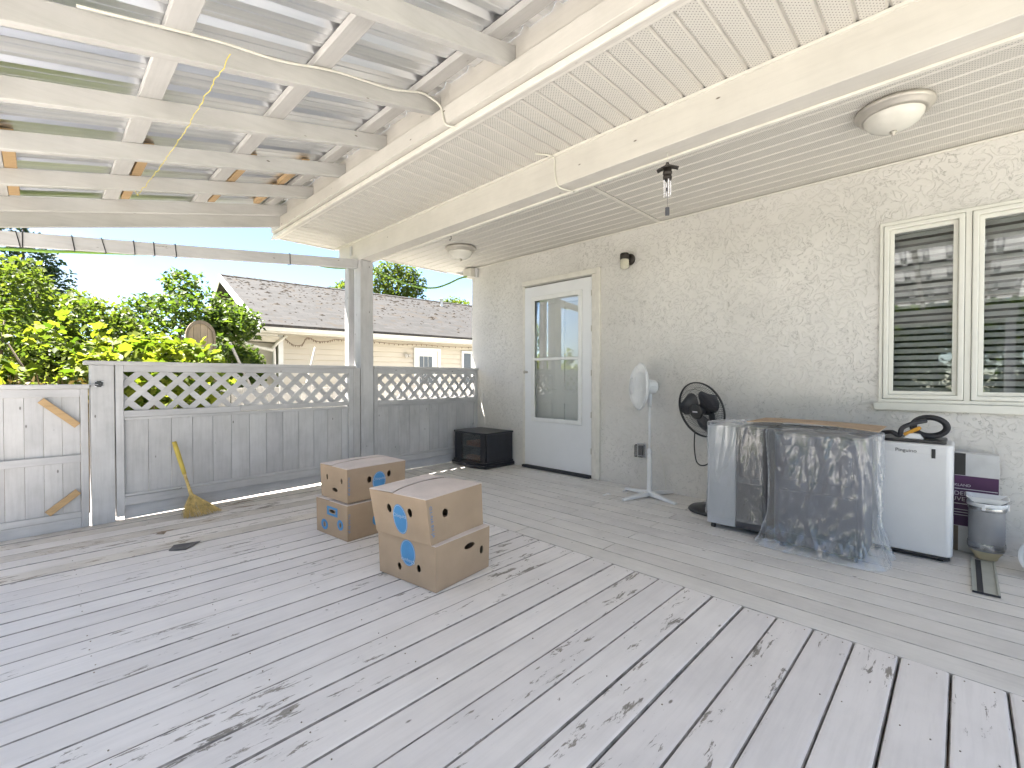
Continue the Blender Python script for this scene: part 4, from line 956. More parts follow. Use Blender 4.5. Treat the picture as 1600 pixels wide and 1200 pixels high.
MB().tube(arc_pts([(-.08, .11, .60), (-.085, .11, .50), (-.08, .10, .40), (-.06, .085, .36), (-.035, .06, .35), (-.015, .03, .37), (-.012, .01, .45)], 8), .005, 8).build('power_cord', M_plastic_b, t, smooth=True)

# ================================================================== APPLIANCES
def rounded_box(x0, x1, y0, y1, z0, z1, r, n=5, top_r=None):
    poly = []
    for cx, cy, a0 in ((x1 - r, y1 - r, 0), (x0 + r, y1 - r, 90), (x0 + r, y0 + r, 180), (x1 - r, y0 + r, 270)):
        for i in range(n + 1): a = R(a0 + 90 * i / n); poly.append((cx + r * math.cos(a), cy + r * math.sin(a)))
    return MB().prism(poly, lambda u, v, d: (u, v, d), z0, z1)
# dark/silver unit in film
t = thing('wrapped_cooler', 'dark air cooler with silver side panel in thin clear film', 'air cooler', (3.38, 1.07, 0))
MB().box((-.165, .0, .035), (.16, .185, .705)).build('silver_side', M_silver, t, bev=.006)
MB().box((-.165, -.19, .035), (.16, -.001, .705)).build('dark_body', M_plastic_g, t, bev=.01)
MB().box((-.168, -.15, .38), (-.1655, -.02, .66)).build('front_grille', M_plastic_b, t, bev=.002)
MB().box((-.168, -.17, .10), (-.1655, -.01, .34)).build('water_tank', M_plastic_b, t, bev=.002)
for a, b in ((-.14, .15), (-.14, -.16), (.13, .15), (.13, -.16)): MB().lathe([(0, -.012), (.016, -.012), (.016, .012), (0, .012)], 14, Matrix.Translation((a, b, .017)) @ Matrix.Rotation(R(90), 4, 'X')).build('caster', M_plastic_b, t, smooth=True)
def film(name, label, cx, cy, hx, hy, zb, zt, flare, amp, seed, loc):
    """draped bag: rounded box shell with folds, gathered top"""
    vs = []; fs = []; nu, nv = 320, 140
    for j in range(nv + 1):
        k_ = j / nv
        for i in range(nu):
            a = 2 * math.pi * i / nu; c_, s_ = math.cos(a), math.sin(a); e = 4.5
            rr = (abs(c_) ** e + abs(s_) ** e) ** (-1 / e)
            if k_ < .80: kk = k_ / .80; z = zb + (zt - zb) * kk; sc = 1.0 + flare * max(0, 1 - kk * 3.2) ** 1.6
            else: kk = (k_ - .80) / .20; z = zt + .016 * math.sin(kk * 1.57) ; sc = 1.0 - kk * .985
            p = Vector((c_ * rr * hx * sc, s_ * rr * hy * sc, z))
            q = Vector((p.x * 9 + seed, p.y * 9, p.z * 2.2 + .8 * math.sin(a * 3)))
            rd = lambda qq: (1 - min(1, abs(noise.noise(qq)) * 2.2)) ** 3
            fold = rd(q * .85) + .55 * rd(q * 1.9 + Vector((5, 1, 2))) + .22 * rd(q * 3.9)
            vert = max(0, math.sin(a * 7 + seed + 3 * noise.noise(Vector((a * 1.5, z * 2.5, seed))))) ** 2
            d = amp * (fold * .75 + vert * .9 * max(.25, min(1, k_ * 1.3))) * (1.0 if k_ < .8 else .35)
            n_ = Vector((c_, s_, .0)).normalized()
            p = p + n_ * d + Vector((0, 0, amp * .6 * noise.noise(q * 1.3) if k_ >= .8 else 0))
            p.z = max(p.z, .004); vs.append(p)
    for j in range(nv):
        for i in range(nu): fs.append((j * nu + i, j * nu + (i + 1) % nu, (j + 1) * nu + (i + 1) % nu, (j + 1) * nu + i))
    o = MB().add(vs, fs).build(name, M_film, None, smooth=True); o.location = loc
    return tag(o, label, 'plastic bag', 'clear bags over the appliances')
film('clear_film', 'tight clear film bag around the silver sided cooler', 0, 0, .178, .205, .09, .725, .05, .010, 3.1, (3.3775, 1.07, 0))
# second unit, blue grey in loose bag
t = thing('wrapped_appliance', 'blue grey appliance standing inside the loose clear bag', 'appliance', (3.30, 0.60, 0))
rounded_box(-.17, .17, -.225, .225, .03, .69, .04).build('body', M_bluegrey, t, bev=.012)
MB().box((-.176, -.17, .42), (-.1705, .17, .63)).build('front_panel', M_bluegrey, t, bev=.003)
MB().box((-.178, -.19, .10), (-.1705, .19, .36)).build('lower_panel', M_bluegrey, t, bev=.003)
for a, b in ((-.13, .18), (-.13, -.18), (.13, .18), (.13, -.18)): MB().lathe([(0, -.012), (.015, -.012), (.015, .012), (0, .012)], 14, Matrix.Translation((a, b, .016)) @ Matrix.Rotation(R(90), 4, 'X')).build('caster', M_plastic_b, t, smooth=True)
film('clear_bag', 'loose wrinkled clear bag spreading on the deck around the blue grey appliance', 0, 0, .20, .262, .006, .715, .22, .019, 8.7, (3.29, 0.60, 0))
# cardboard sheet on top
cs = MB(); vs = []; n = 14
for i in range(n + 1):
    for j in range(5):
        yy = .98 - .66 * i / n; xx = 3.14 + .40 * j / 4; vs.append((xx - .06 * (i / n) * (1 - j / 4) * 0, yy, .752 + .018 * math.sin(math.pi * i / n) * (1 - j / 6) - .012 * (i / n)))
cs.add(vs, [(i * 5 + j, (i + 1) * 5 + j, (i + 1) * 5 + j + 1, i * 5 + j + 1) for i in range(n) for j in range(4)])
o = cs.build('cardboard_sheet', M_card); sm = o.modifiers.new('thickness', 'SOLIDIFY'); sm.thickness = .004
tag(o, 'flat sheet of brown cardboard lying across the bagged appliance', 'cardboard')
# white portable air conditioner
t = thing('portable_air_conditioner', 'white portable air conditioner with black top under the window', 'air conditioner', (3.66, 0.21, 0))
rounded_box(-.17, .17, -.18, .18, .032, .655, .035, 6).build('body', M_plastic_ac, t, bev=.012)
MB().box((-.1725, -.15, .06), (-.1705, .15, .60)).build('front_panel', M_plastic_ac, t, bev=.004)
o = rounded_box(-.13, .13, -.15, .13, .6555, .672, .02, 4).build('top_tray', M_plastic_b, t, bev=.004)
rounded_box(-.0035, .0, -.008, .008, -.026, .026, .0015, 2).xf(Matrix.Translation((-.1728, -.098, .605))).build('display_strip', M_plastic_b, t, bev=.001)
ms = MB(); put_text(ms, 'Pinguino', .028, lambda a, b: (-.1732, .02 - a, .612 + b)); ms.build('logo_lettering', M_plastic_b, t)
MB().box((-.16, -.17, .014), (.16, .17, .0315)).build('base', M_plastic_b, t, bev=.004)
for a, b in ((-.13, .15), (-.13, -.13), (.13, .15), (.13, -.13)): MB().lathe([(0, -.012), (.014, -.012), (.014, .012), (0, .012)], 14, Matrix.Translation((a, b, .014)) @ Matrix.Rotation(R(90), 4, 'X')).build('caster', M_plastic_b, t, smooth=True)
MB().box((-.06, -.1815, .25), (.10, -.1805, .60)).build('side_grille', M_plastic_g, t)
# things on top of it
co = MB()
for q, (rr, xx) in enumerate(((.062, 3.64), (.056, 3.665), (.060, 3.69))):
    co.tube([(xx + .012 * math.sin(2 * a), .135 + rr * 1.25 * math.cos(a), .742 + rr * .92 * math.sin(a)) for a in np.linspace(0, 2 * math.pi, 33)], .0135, 8)
tag(co.build('cord_coil', M_rubber, smooth=True, kind=None), 'coiled black cord lying on the white air conditioner', 'cord')
tag(MB().tube(arc_pts([(3.60, .345, .695), (3.56, .30, .705), (3.555, .265, .69), (3.55, .25, .735), (3.565, .20, .765), (3.6, .15, .78)], 8), .013, 10).build('cord_end', M_rubber, smooth=True), 'thick loose black cord end beside the orange handled tool', 'cord')
t = thing('orange_tool', 'orange handled tool with pale base resting on the air conditioner', 'tool', (3.57, .20, .673))
MB().beam((.0, .04, .012), (.0, -.035, .060), .024, .020).build('handle', M_orange, t, bev=.005)
MB().hexa([(-.02, -.045, 0), (.03, -.045, 0), (.03, .05, 0), (-.02, .05, 0), (-.012, -.025, .03), (.02, -.025, .03), (.02, .02, .034), (-.012, .02, .034)]).build('base', M_plastic_w, t, bev=.006)
# printed carton by the wall
t = thing('printed_box', 'black white and purple printed box leaning against the stucco', 'box', (3.84, -.03, 0))
MB().box((-.035, -.125, .003), (.05, .15, .585)).build('carton_body', simple('white carton', (0.6, 0.6, 0.6), .6), t, bev=.003)
MB().box((-.0362, .012, .455), (-.0352, .15, .584)).build('black_print', M_plastic_b, t)
MB().box((-.0362, -.124, .155), (-.0352, .15, .452)).build('purple_print', M_purple, t)
MB().box((-.0362, .04, .004), (-.0352, .15, .152)).build('brown_print', M_oldwood, t)
for txt, sz, yy, zz in (('KIRKLAND', .021, .04, .395), ('ODERN', .034, .03, .345), ('UVET', .034, .032, .312)):
    ms = MB(); put_text(ms, txt, sz, lambda a, b: (-.0368, yy - a, zz + b)); ms.build('lettering', M_print, t)
for zz in (.374, .285, .25, .234, .218): MB().box((-.0366, -.12 if zz > .3 else .0, zz - .002), (-.0363, .14 if zz > .3 else .065, zz + .002)).build('print_line', M_print, t)
# exhaust hose adaptor standing on a window strip
t = thing('window_strip', 'flat vinyl window filler strip lying on the deck', 'strip', (3.42, -.09, 0))
MB().box((-.305, -.048, .004), (.26, .048, .007)).build('web', M_striptan, t)
MB().box((-.305, -.048, .0072), (.26, -.040, .014)).build('flange', M_striptan, t); MB().box((-.305, .040, .0072), (.26, .048, .014)).build('flange', M_striptan, t)
MB().box((-.305, .008, .0072), (.25, .030, .0085)).build('dark_stripe', M_rubber, t)
MB().box((-.307, -.047, .0035), (-.3055, .047, .013)).build('end_slot', M_rubber, t)
t = thing('exhaust_hose', 'short grey exhaust hose standing with white square flange on top', 'hose', (3.73, -.105, .009))
MB().lathe([(.045, .0), (.05, .015), (.068, .045), (.07, .05)], 28).build('foam_end', M_foam, t, smooth=True)
pr = [(.072, .05)]
for i in range(26): pr += [(.074 + .0012 * (i % 2), .055 + .0095 * i)]
MB().lathe(pr + [(.072, .305)], 32).build('hose_body', M_duct, t, smooth=True)
for z0, z1 in ((.06, .095), (.275, .30)):
    MB().lathe([(.0765, z0), (.0775 + .002, (z0 + z1) / 2), (.0765, z1)], 32).build('tape_band', M_foil, t, smooth=True)
MB().lathe([(.078, .298), (.082, .30), (.082, .318), (.078, .32)], 32).build('collar', M_plastic_w, t, smooth=True)
for a in (130, 230, 20): MB().box((.078, -.007, .285), (.088, .007, .318)).xf(Matrix.Rotation(R(a + 40), 4, 'Z')).build('clip', M_plastic_w, t, bev=.002)
fl = MB(); c1 = [(-.06, -.05), (.06, -.05), (.06, .05), (-.06, .05)]; c2 = [(-.075, -.085), (.075, -.085), (.075, .085), (-.075, .085)]
fl.add([(a, b, .32) for a, b in c1] + [(a, b, .352) for a, b in c2] + [(a * .96, b * .96, .352) for a, b in c2] + [(a * .95, b * .95, .324) for a, b in c1], [(i, (i + 1) % 4, (i + 1) % 4 + 4, i + 4) for i in range(4)] + [(i + 4, (i + 1) % 4 + 4, (i + 1) % 4 + 8, i + 8) for i in range(4)] + [(i + 8, (i + 1) % 4 + 8, (i + 1) % 4 + 12, i + 12) for i in range(4)])
fl.build('square_flange', M_plastic_w, t)
t = thing('white_hose_end', 'open end of a white exhaust hose lying past the window strip', 'hose', (3.56, -.335, .105))
Mz = Matrix.Rotation(R(-28), 4, 'Z') @ Matrix.Rotation(R(-78), 4, 'Y')
MB().lathe([(.085, -.24), (.088, -.20), (.088, .04), (.094, .05), (.098, .075), (.094, .078), (.086, .05), (.083, .0), (.08, -.22)], 36, Mz).build('hose_body', M_plastic_w, t, smooth=True)
MB().lathe([(.0985, .05), (.101, .055), (.101, .064), (.0985, .068)], 36, Mz).build('seal_ring', M_duct, t, smooth=True)

# ================================================================== NEIGHBOUR GARAGE
ga = thing('garage', 'cream sided garage with mossy shingle roof beyond the fence', 'garage', (3.28, 9.4, -.55), R(-5))
def gp(mb, name, mat, parent=None, **kw): return mb.build(name, mat, parent or ga, **kw)
RY, EZ, RZ, GX, GL = 4.3, 2.55, 4.19, -.38, 12.0
gp(MB().box((.06, .46, 0), (GL, 8.1, 2.5)), 'wall_core', M_siding)
gp(MB().add([(.06, .46, 2.5), (.06, 8.1, 2.5), (.06, RY, 3.98), (.10, .46, 2.5), (.10, 8.1, 2.5), (.10, RY, 3.98)], [(0, 2, 1), (3, 4, 5), (0, 3, 5, 2), (1, 2, 5, 4)]), 'gable_wall', M_siding)
zz = 0.0; sb = None
while zz < 2.42:
    if sb is None: sb = gp(MB().hexa([(.10, .405, 0), (GL, .405, 0), (GL, .459, 0), (.10, .459, 0), (.10, .448, .114), (GL, .448, .114), (GL, .459, .114), (.10, .459, .114)]), 'siding_board', M_siding)
    else: copy_obj(sb, (0, 0, zz))
    zz += .115
gp(MB().box((.03, .40, 0), (.12, .47, 2.5)), 'corner_board', M_white, bev=.004)
rf = gp(MB().hexa([(GX, -.02, EZ), (GL, -.02, EZ), (GL, RY, RZ - .0), (GX, RY, RZ - .0), (GX, -.02, EZ + .05), (GL, -.02, EZ + .05), (GL, RY, RZ + .05), (GX, RY, RZ + .05)]), 'roof', M_shingle)
gp(MB().hexa([(GX, RY, RZ), (GL, RY, RZ), (GL, 8.62, EZ), (GX, 8.62, EZ), (GX, RY, RZ + .05), (GL, RY, RZ + .05), (GL, 8.62, EZ + .05), (GX, 8.62, EZ + .05)]), 'roof', M_shingle)
# ridge caps
rc = None
for i in range(41):
    x = GX + .3 * i
    if rc is None: rc = gp(MB().add([(0, -.13, -.03), (.31, -.13, -.038), (.31, 0, .012), (0, 0, .022), (.31, .13, -.038), (0, .13, -.03)], [(0, 1, 2, 3), (3, 2, 4, 5)]), 'ridge_shingle', M_shingle, rf); rc.location = (x, RY, RZ + .055)
    else: copy_obj(rc, (x, RY, RZ + .055))
# moss cushions on the slope
mo = MB()
for i in range(1300):
    k_ = random.random() ** .55; x = random.uniform(GX + .1, 10.5); yy = RY * k_; r_ = random.uniform(.012, .05) * (1.5 if random.random() < .15 else .8)
    c = Vector((x, yy, EZ + .05 + (RZ - EZ) * k_)); n = 6; vs = [c + Vector((0, 0, r_ * .6))]
    for j in range(n): a = 2 * math.pi * j / n; rr = r_ * random.uniform(.7, 1.5); vs.append(c + Vector((rr * math.cos(a) * 1.3, rr * math.sin(a) * .7, (RZ - EZ) / RY * rr * math.sin(a) * .7 - .004)))
    mo.add(vs, [(0, j + 1, (j + 1) % n + 1) for j in range(n)])
gp(mo, 'moss', simple('brown moss', (0.022, 0.014, 0.007), .95, var=.4, scale=8), rf, kind='stuff')
gp(MB().lathe([(.045, 0), (.045, .26), (.06, .262), (.062, .285), (0, .30)], 16, Matrix.Translation((5.84, 3.6, EZ + (RZ - EZ) * 3.6 / RY + .02))), 'vent_pipe', M_white, rf, smooth=True)
# rakes, eave fascia, gutter, soffit
for s_ in (0, 1):
    y0, y1 = (-.06, RY) if s_ == 0 else (8.66, RY)
    gp(MB().hexa([(GX - .03, y0, EZ - .13), (GX - .001, y0, EZ - .13), (GX - .001, y1, RZ - .11), (GX - .03, y1, RZ - .11), (GX - .03, y0, EZ + .04), (GX - .001, y0, EZ + .04), (GX - .001, y1, RZ + .055), (GX - .03, y1, RZ + .055)]), 'rake_board', M_white, bev=.003)
gp(MB().hexa([(GX, .0, EZ - .03), (.059, .0, EZ - .03), (.059, RY, RZ - .03), (GX, RY, RZ - .03), (GX, .0, EZ - .01), (.059, .0, EZ - .01), (.059, RY, RZ - .01), (GX, RY, RZ - .01)]), 'rake_soffit', M_siding)
gp(MB().box((GX, .0, EZ - .115), (GL, .02, EZ - .001)), 'fascia', M_trim)
gu = MB().prism([(-.001, 0), (-.10, 0), (-.115, .05), (-.125, .055), (-.125, .07), (-.112, .07), (-.10, .012), (-.01, .012), (-.01, .07), (-.001, .07)], lambda u, v, d: (d, u, v + EZ - .085), GX, GL)
gp(gu, 'gutter', M_trim)
gp(MB().box((GX, .021, EZ - .112), (GL, .424, EZ - .095)), 'eave_soffit', M_siding)
# door with lite
gd = bpy.data.objects.new('side_door', None); link(gd, ga)
gp(MB().box((3.05, .37, 0.02), (3.12, .424, 2.24)), 'casing', M_white, gd); gp(MB().box((3.72, .37, 0.02), (3.79, .424, 2.24)), 'casing', M_white, gd); gp(MB().box((3.05, .368, 2.241), (3.79, .424, 2.31)), 'casing', M_white, gd)
gp(MB().box((3.121, .40, .02), (3.719, .43, 2.239)), 'leaf', M_trim, gd)
gp(MB().box((3.17, .385, 1.35), (3.58, .399, 2.13)), 'lite_frame', M_white, gd)
for i in range(3):
    for j in range(2): gp(MB().box((3.195 + .122 * i, .378, 1.38 + .37 * j), (3.195 + .122 * i + .108, .384, 1.38 + .37 * j + .355)), 'pane', M_glass if False else simple('dark pane', (.10, .11, .13), .08), gd)
gw = bpy.data.objects.new('side_window', None); link(gw, ga)
gp(MB().box((4.44, .375, 1.25), (5.5, .424, 2.28)), 'frame', M_white, gw); gp(MB().box((4.5, .368, 1.31), (4.72, .374, 2.22)), 'pane', bpy.data.materials['dark pane'], gw); gp(MB().box((4.76, .368, 1.31), (5.44, .374, 2.22)), 'pane', bpy.data.materials['dark pane'], gw)
# low side bay at the gable with returns and downspout
gp(MB().box((-.86, .62, 0), (.029, 3.0, 2.28)), 'side_bay', M_siding)
gp(MB().box((-.98, .30, 2.40), (-.0, 3.2, 2.47)), 'bay_eave', M_trim, bev=.01)
gp(MB().hexa([(-.95, .36, 2.29), (.028, .36, 2.29), (.028, 3.1, 2.29), (-.95, 3.1, 2.29), (-1.0, .30, 2.395), (.028, .30, 2.395), (.028, 3.1, 2.395), (-1.0, 3.1, 2.395)]), 'bay_soffit', M_siding)
gp(MB().box((-.72, .60, 1.25), (-.32, .619, 2.08)), 'bay_window', bpy.data.materials['dark pane'])
gp(MB().tube(arc_pts([(-.62, .27, 2.44), (-.62, .26, 2.30), (-.56, .26, 2.22), (-.30, .34, 2.16), (-.10, .36, 2.12), (-.06, .36, 2.0), (-.06, .37, .3)], 6), .035, 8), 'downspout', M_trim, smooth=True)
gp(MB().tube([(.16, .30, 2.42), (.0, .33, 2.28), (-.10, .36, 2.14)], .03, 8), 'downspout', M_trim, smooth=True)
# lamp
t = thing('garage_lamp', 'small twin head floodlight on the cream garage wall', 'lamp', ga.matrix_basis @ Vector((2.86, .42, 2.10)), R(-5))
MB().lathe([(0, 0), (.05, 0), (.05, .02), (0, .022)], 16, Matrix.Rotation(R(90), 4, 'X')).build('plate', M_bronze, t)
for sx_ in (-1, 1): MB().lathe([(0, 0), (.022, .004), (.045, .07), (.04, .075), (0, .06)], 16, Matrix.Translation((sx_ * .03, -.03, 0)) @ Matrix.Rotation(R(sx_ * 50), 4, 'Y') @ Matrix.Rotation(R(70), 4, 'X')).build('lamp_head', M_bronze, t, smooth=True)
# string lights
pts = arc_pts([(.10, .30, 2.42), (.16, .30, 2.33), (.30, .30, 2.24), (.45, .30, 2.26), (.52, .30, 2.38), (.60, .30, 2.40), (.75, .30, 2.34), (.95, .30, 2.35), (1.15, .30, 2.40), (1.5, .30, 2.38), (2.0, .30, 2.39), (2.6, .30, 2.37), (3.2, .30, 2.39), (4.0, .30, 2.37), (5.0, .30, 2.39)], 10)
mb = MB().tube(pts, .007, 5)
for i, p in enumerate(pts):
    if i % 2 == 0: mb.lathe([(.010, .01), (.012, -.005), (0, -.045)], 6, Matrix.Translation(p + Vector((random.uniform(-.01, .01), 0, -.005))) @ Matrix.Rotation(random.uniform(-.6, .6), 4, 'X'))
mb.xf(ga.matrix_basis)
tag(mb.build('string_lights', M_oldwood, kind='stuff'), 'dark string of small lights looped under the garage eave', 'string lights')

# ================================================================== YARD FENCES, BOARDS
wf = thing('yard_fence', 'weathered white board fence in the sun beyond the deck', 'fence', (1.4, 6.62, -.55))
b0 = None; x = 0.0; i = 0
while x < 5.9:
    if b0 is None: b0 = MB().box((0, 0, 0.02), (.138, .02, 1.47)).build('fence_board', M_whitefence, wf, bev=.003)
    else: copy_obj(b0, (x, random.uniform(0, .006), random.uniform(-.03, .03)))
    x += .146
for z_ in (.3, 1.15): MB().box((-.02, .03, z_), (5.95, .07, z_ + .09)).build('rail', M_whitefence, wf)
bf = thing('yard_fence', 'lower tan board fence half hidden by the grape vine', 'fence', (-1.5, 6.62, -.55))
b0 = None; x = 0.0
while x < 2.75:
    if b0 is None: b0 = MB().box((0, 0, 0.02), (.138, .02, 1.32)).build('fence_board', M_brownfence, bf, bev=.003)
    else: copy_obj(b0, (x, random.uniform(0, .006), random.uniform(-.02, .02)))
    x += .146
MB().box((-.02, .03, .9), (2.8, .07, .99)).build('rail', M_brownfence, bf)
t = thing('arched_panel', 'round topped weathered wooden panel standing among the vines', 'wooden panel', (1.42, 6.85, -.55))
def arch(w_, h_): return [(-w_, 0), (w_, 0)] + [(w_ * math.cos(a), h_ - w_ * 1.25 + w_ * 1.25 * math.sin(a)) for a in np.linspace(0, math.pi, 15)]
for i in range(4):
    u0, u1 = -.15 + .075 * i, -.15 + .075 * (i + 1) - .003
    poly = clip_poly(clip_poly(arch(.145, 2.27), 1, 0, u1), -1, 0, -u0)
    MB().prism(poly, lambda u, v, d: (u, d, v), 0, .02).build('plank', M_brownfence, t)
o_, i_ = arch(.16, 2.30), arch(.135, 2.255); n = len(o_); mb = MB()
mb.add([(u, -.015, v) for u, v in o_] + [(u, -.015, v) for u, v in i_] + [(u, .03, v) for u, v in o_] + [(u, .03, v) for u, v in i_], [f for q in range(n) for f in ((q, (q + 1) % n, (q + 1) % n + n, q + n), (q, (q + 1) % n, (q + 1) % n + 2 * n, q + 2 * n), (q + n, (q + 1) % n + n, (q + 1) % n + 3 * n, q + 3 * n))])
mb.build('rim', M_oldwood, t)
tag(MB().beam((2.75, 7.5, -.52), (1.90, 7.52, 1.53), .06, .025).build('leaning_board', M_whitefence, bev=.003), 'grey board leaning between the vine and the garage bay', 'board')
tag(MB().beam((2.62, 7.45, -.52), (3.11, 7.45, 1.52), .045, .02).build('leaning_board', M_whitefence, bev=.003), 'narrow pale board leaning upright before the garage siding', 'board')
tag(MB().tube([(1.13, 6.45, -.55), (1.135, 6.45, 1.5)], .03, 8).build('vine_stake', M_bark), 'dark round stake rising through the grape vine', 'stake')

# ================================================================== PLANTS
def leaves(name, mat, parent, P, size, up=0.5, shape='kite', droop=0.3, seed=1, tint=None):
    """P: (n,3) leaf positions local to parent; one joined mesh of bent leaf faces"""
    r = np.random.default_rng(seed); n = len(P)
    nrm = r.normal(size=(n, 3)); nrm[:, 2] = np.abs(nrm[:, 2]) + up; nrm /= np.linalg.norm(nrm, axis=1)[:, None]
    t1 = np.cross(nrm, r.normal(size=(n, 3))); t1 /= np.linalg.norm(t1, axis=1)[:, None]; t2 = np.cross(nrm, t1)
    sz = size * r.uniform(.6, 1.25, n)
    if shape == 'kite': prof = np.array([(0, 0, 0), (.45, .34, .05), (1, 0, -.12), (.45, -.34, .05)])
    else: prof = np.array([(0, 0, 0), (-.12, .30, .03), (.10, .52, -.05), (.38, .40, .05), (.62, .50, -.06), (.68, .24, .04), (1.02, 0, -.16), (.68, -.24, .04), (.62, -.50, -.06), (.38, -.40, .05), (.10, -.52, -.05), (-.12, -.30, .03)])
    k = len(prof)
    V = P[:, None, :] + sz[:, None, None] * (prof[None, :, 0:1] * t1[:, None, :] + prof[None, :, 1:2] * t2[:, None, :] + prof[None, :, 2:3] * nrm[:, None, :])
    V = V.reshape(-1, 3)
    me = bpy.data.meshes.new(name); me.vertices.add(n * k); me.vertices.foreach_set('co', V.astype(np.float32).ravel())
    if shape == 'kite': idx = np.array([0, 1, 2, 0, 2, 3]); tri = 2; ls = 3
    else: idx = np.array([q for j in range(1, k - 1) for q in (0, j, j + 1)] + [0, k - 1, 1][:0]); tri = k - 2; ls = 3
    F = (np.arange(n)[:, None] * k + idx[None, :]).ravel()
    me.loops.add(len(F)); me.loops.foreach_set('vertex_index', F.astype(np.int32))
    me.polygons.add(n * tri); me.polygons.foreach_set('loop_start', (np.arange(n * tri) * 3).astype(np.int32)); me.update(calc_edges=True)
    at = me.attributes.new('tint', 'FLOAT', 'POINT'); tv = r.uniform(0, 1, n) if tint is None else np.clip(tint + r.normal(0, .18, n), 0, 1)
    at.data.foreach_set('value', np.repeat(tv, k).astype(np.float32)); me.materials.append(mat)
    o = bpy.data.objects.new(name, me); link(o, parent); o['kind'] = 'stuff'; return o
def blob_points(blobs, n, seed, shell=.55):
    """points spread through the outer part of lumpy ellipsoids: (cx,cy,cz,rx,ry,rz)"""
    r = np.random.default_rng(seed); B = np.array(blobs, float); wgt = B[:, 3] * B[:, 4] + B[:, 5] * B[:, 3] + B[:, 4] * B[:, 5]; ch = r.choice(len(B), n, p=wgt / wgt.sum())
    d = r.normal(size=(n, 3)); d /= np.linalg.norm(d, axis=1)[:, None]
    rad = shell + (1 - shell) * r.random(n) ** .6; rad *= 1 + .16 * np.sin(d[:, 0] * 7 + ch) * np.sin(d[:, 1] * 6 + 2 * ch) + .12 * np.sin(d[:, 2] * 9 + ch)
    return B[ch, :3] + d * B[ch, 3:] * rad[:, None]
def lump(n, x0, x1, y0, y1, zfun, rmin, rmax, seed):
    r = random.Random(seed); out = []
    for i in range(n):
        x = r.uniform(x0, x1); y = r.uniform(y0, y1); zt = zfun(x, y); rr = r.uniform(rmin, rmax); z = r.uniform(max(-.3, zt * .35), zt) - rr * .7
        out.append((x, y, z, rr * r.uniform(.8, 1.4), rr * r.uniform(.8, 1.3), rr * r.uniform(.7, 1.1)))
    return out
def branches(t, mat, base, tips, r0=.05, name='trunk'):
    mb = MB()
    for tp in tips:
        b = Vector(base); e = Vector(tp); mid = (b + e) / 2 + Vector((random.uniform(-.1, .1), random.uniform(-.1, .1), (e - b).length * .08)); mb.tube([b, b + (mid - b) * .5, mid, (mid + e) / 2, e], [r0, r0 * .8, r0 * .6, r0 * .4, r0 * .15], 7)
    return mb.build(name, mat, t, smooth=True)
# grape vine
gv = thing('grape_vine', 'sunlit grape vine with broad yellow green leaves behind the gate', 'vine', (.4, 6.0, -.55))
def vz(x, y): return 1.95 + .12 * math.sin(x * 5 + y) + .10 * math.sin(x * 11) - max(0, x - .9) * .35
bl = lump(44, -1.7, 1.0, -.25, .5, vz, .16, .34, 3)
Pv = blob_points(bl, 7000, 5, .7)
sh = []
for (x, y, z) in ((-.32, -.1, 2.16), (-.06, .2, 2.16), (.45, .1, 2.15), (.62, .2, 2.10), (.90, .3, 2.0), (-.5, .0, 2.22), (.95, .55, 1.95), (1.05, .6, 1.8), (1.1, .62, 2.05), (.85, .5, 2.0)):
    for q in range(16): sh.append((x + random.gauss(0, .07), y + random.gauss(0, .06), z - random.random() * .35))
leaves('foliage', M_vine, gv, np.vstack([Pv, np.array(sh)]), .092, .55, 'grape', seed=11)
branches(gv, M_bark, (0, .05, 0), [(-1.2, 0, 1.7), (-.6, .2, 1.9), (.1, -.1, 1.9), (.6, .1, 1.85), (.95, .2, 1.5), (-.2, -.3, 1.4)], .03, 'cane')
# dry stalks at the gate
dp = []; mb = MB()
for i in range(420):
    x, y = random.uniform(-1.2, .33), random.uniform(4.95, 5.6); h_ = random.uniform(1.2, 1.62); lean = random.uniform(-.18, .18)
    mb.tube([(x, y, -.54), (x + lean * .4, y + random.uniform(-.05, .05), -.54 + h_ * .6), (x + lean, y + random.uniform(-.1, .1), -.54 + h_)], [.005, .004, .0015], 3, cap=False)
me_o = mb.build('dry_stalks', simple('dry straw stalks', (.15, .105, .045), .9, var=.3)); tag(me_o, 'brown dry stalks growing just behind the gate', 'stalks', kind='stuff')
dl = np.array([(random.uniform(-1.2, .33), random.uniform(4.9, 5.65), random.uniform(.3, 1.0)) for i in range(900)]); leaves('dry_leaves', M_dry, me_o, dl, .06, .2, 'kite', seed=21)
# ivy hedge and others behind
def shrub(name, label, cat, loc, blobs, n, size, mat, seed, tips, group=None, shape='kite', r0=.06, up=.45, nm='crown'):
    t = thing(name, label, cat, loc, 0, group); leaves(nm, mat, t, blob_points(blobs, n, seed), size, up, shape, seed=seed + 1)
    branches(t, M_bark, (0, 0, 0), tips, r0); return t
def hz_(x, y): return 2.75 + .22 * math.sin(x * 2.1 + 1) + .13 * math.sin(x * 6.3) - max(0, x - .6) * .38
shrub('ivy_mound', 'dark green ivy mound growing against the garage bay', 'ivy', (1.6, 9.0, -.55), lump(30, -1.0, 1.0, -.5, .8, lambda x, y: 3.55 - abs(x + .05) * .42 - max(0, x - .35) * .55 + .12 * math.sin(x * 7), .26, .5, 8), 20000, .09, M_ivy, 31, [(-.6, 0, 2.3), (0, 0, 2.6), (.7, .1, 2.0)])
shrub('ivy_mound', 'mixed green and brownish creeper mound behind the grape vine', 'ivy', (-.3, 8.6, -.55), lump(30, -1.5, 1.1, -.5, .7, lambda x, y: 3.05 + .1 * math.sin(x * 5), .24, .46, 18), 17000, .09, M_tree, 41, [(-.9, 0, 2.2), (0, 0, 2.3), (.7, .1, 2.1)])
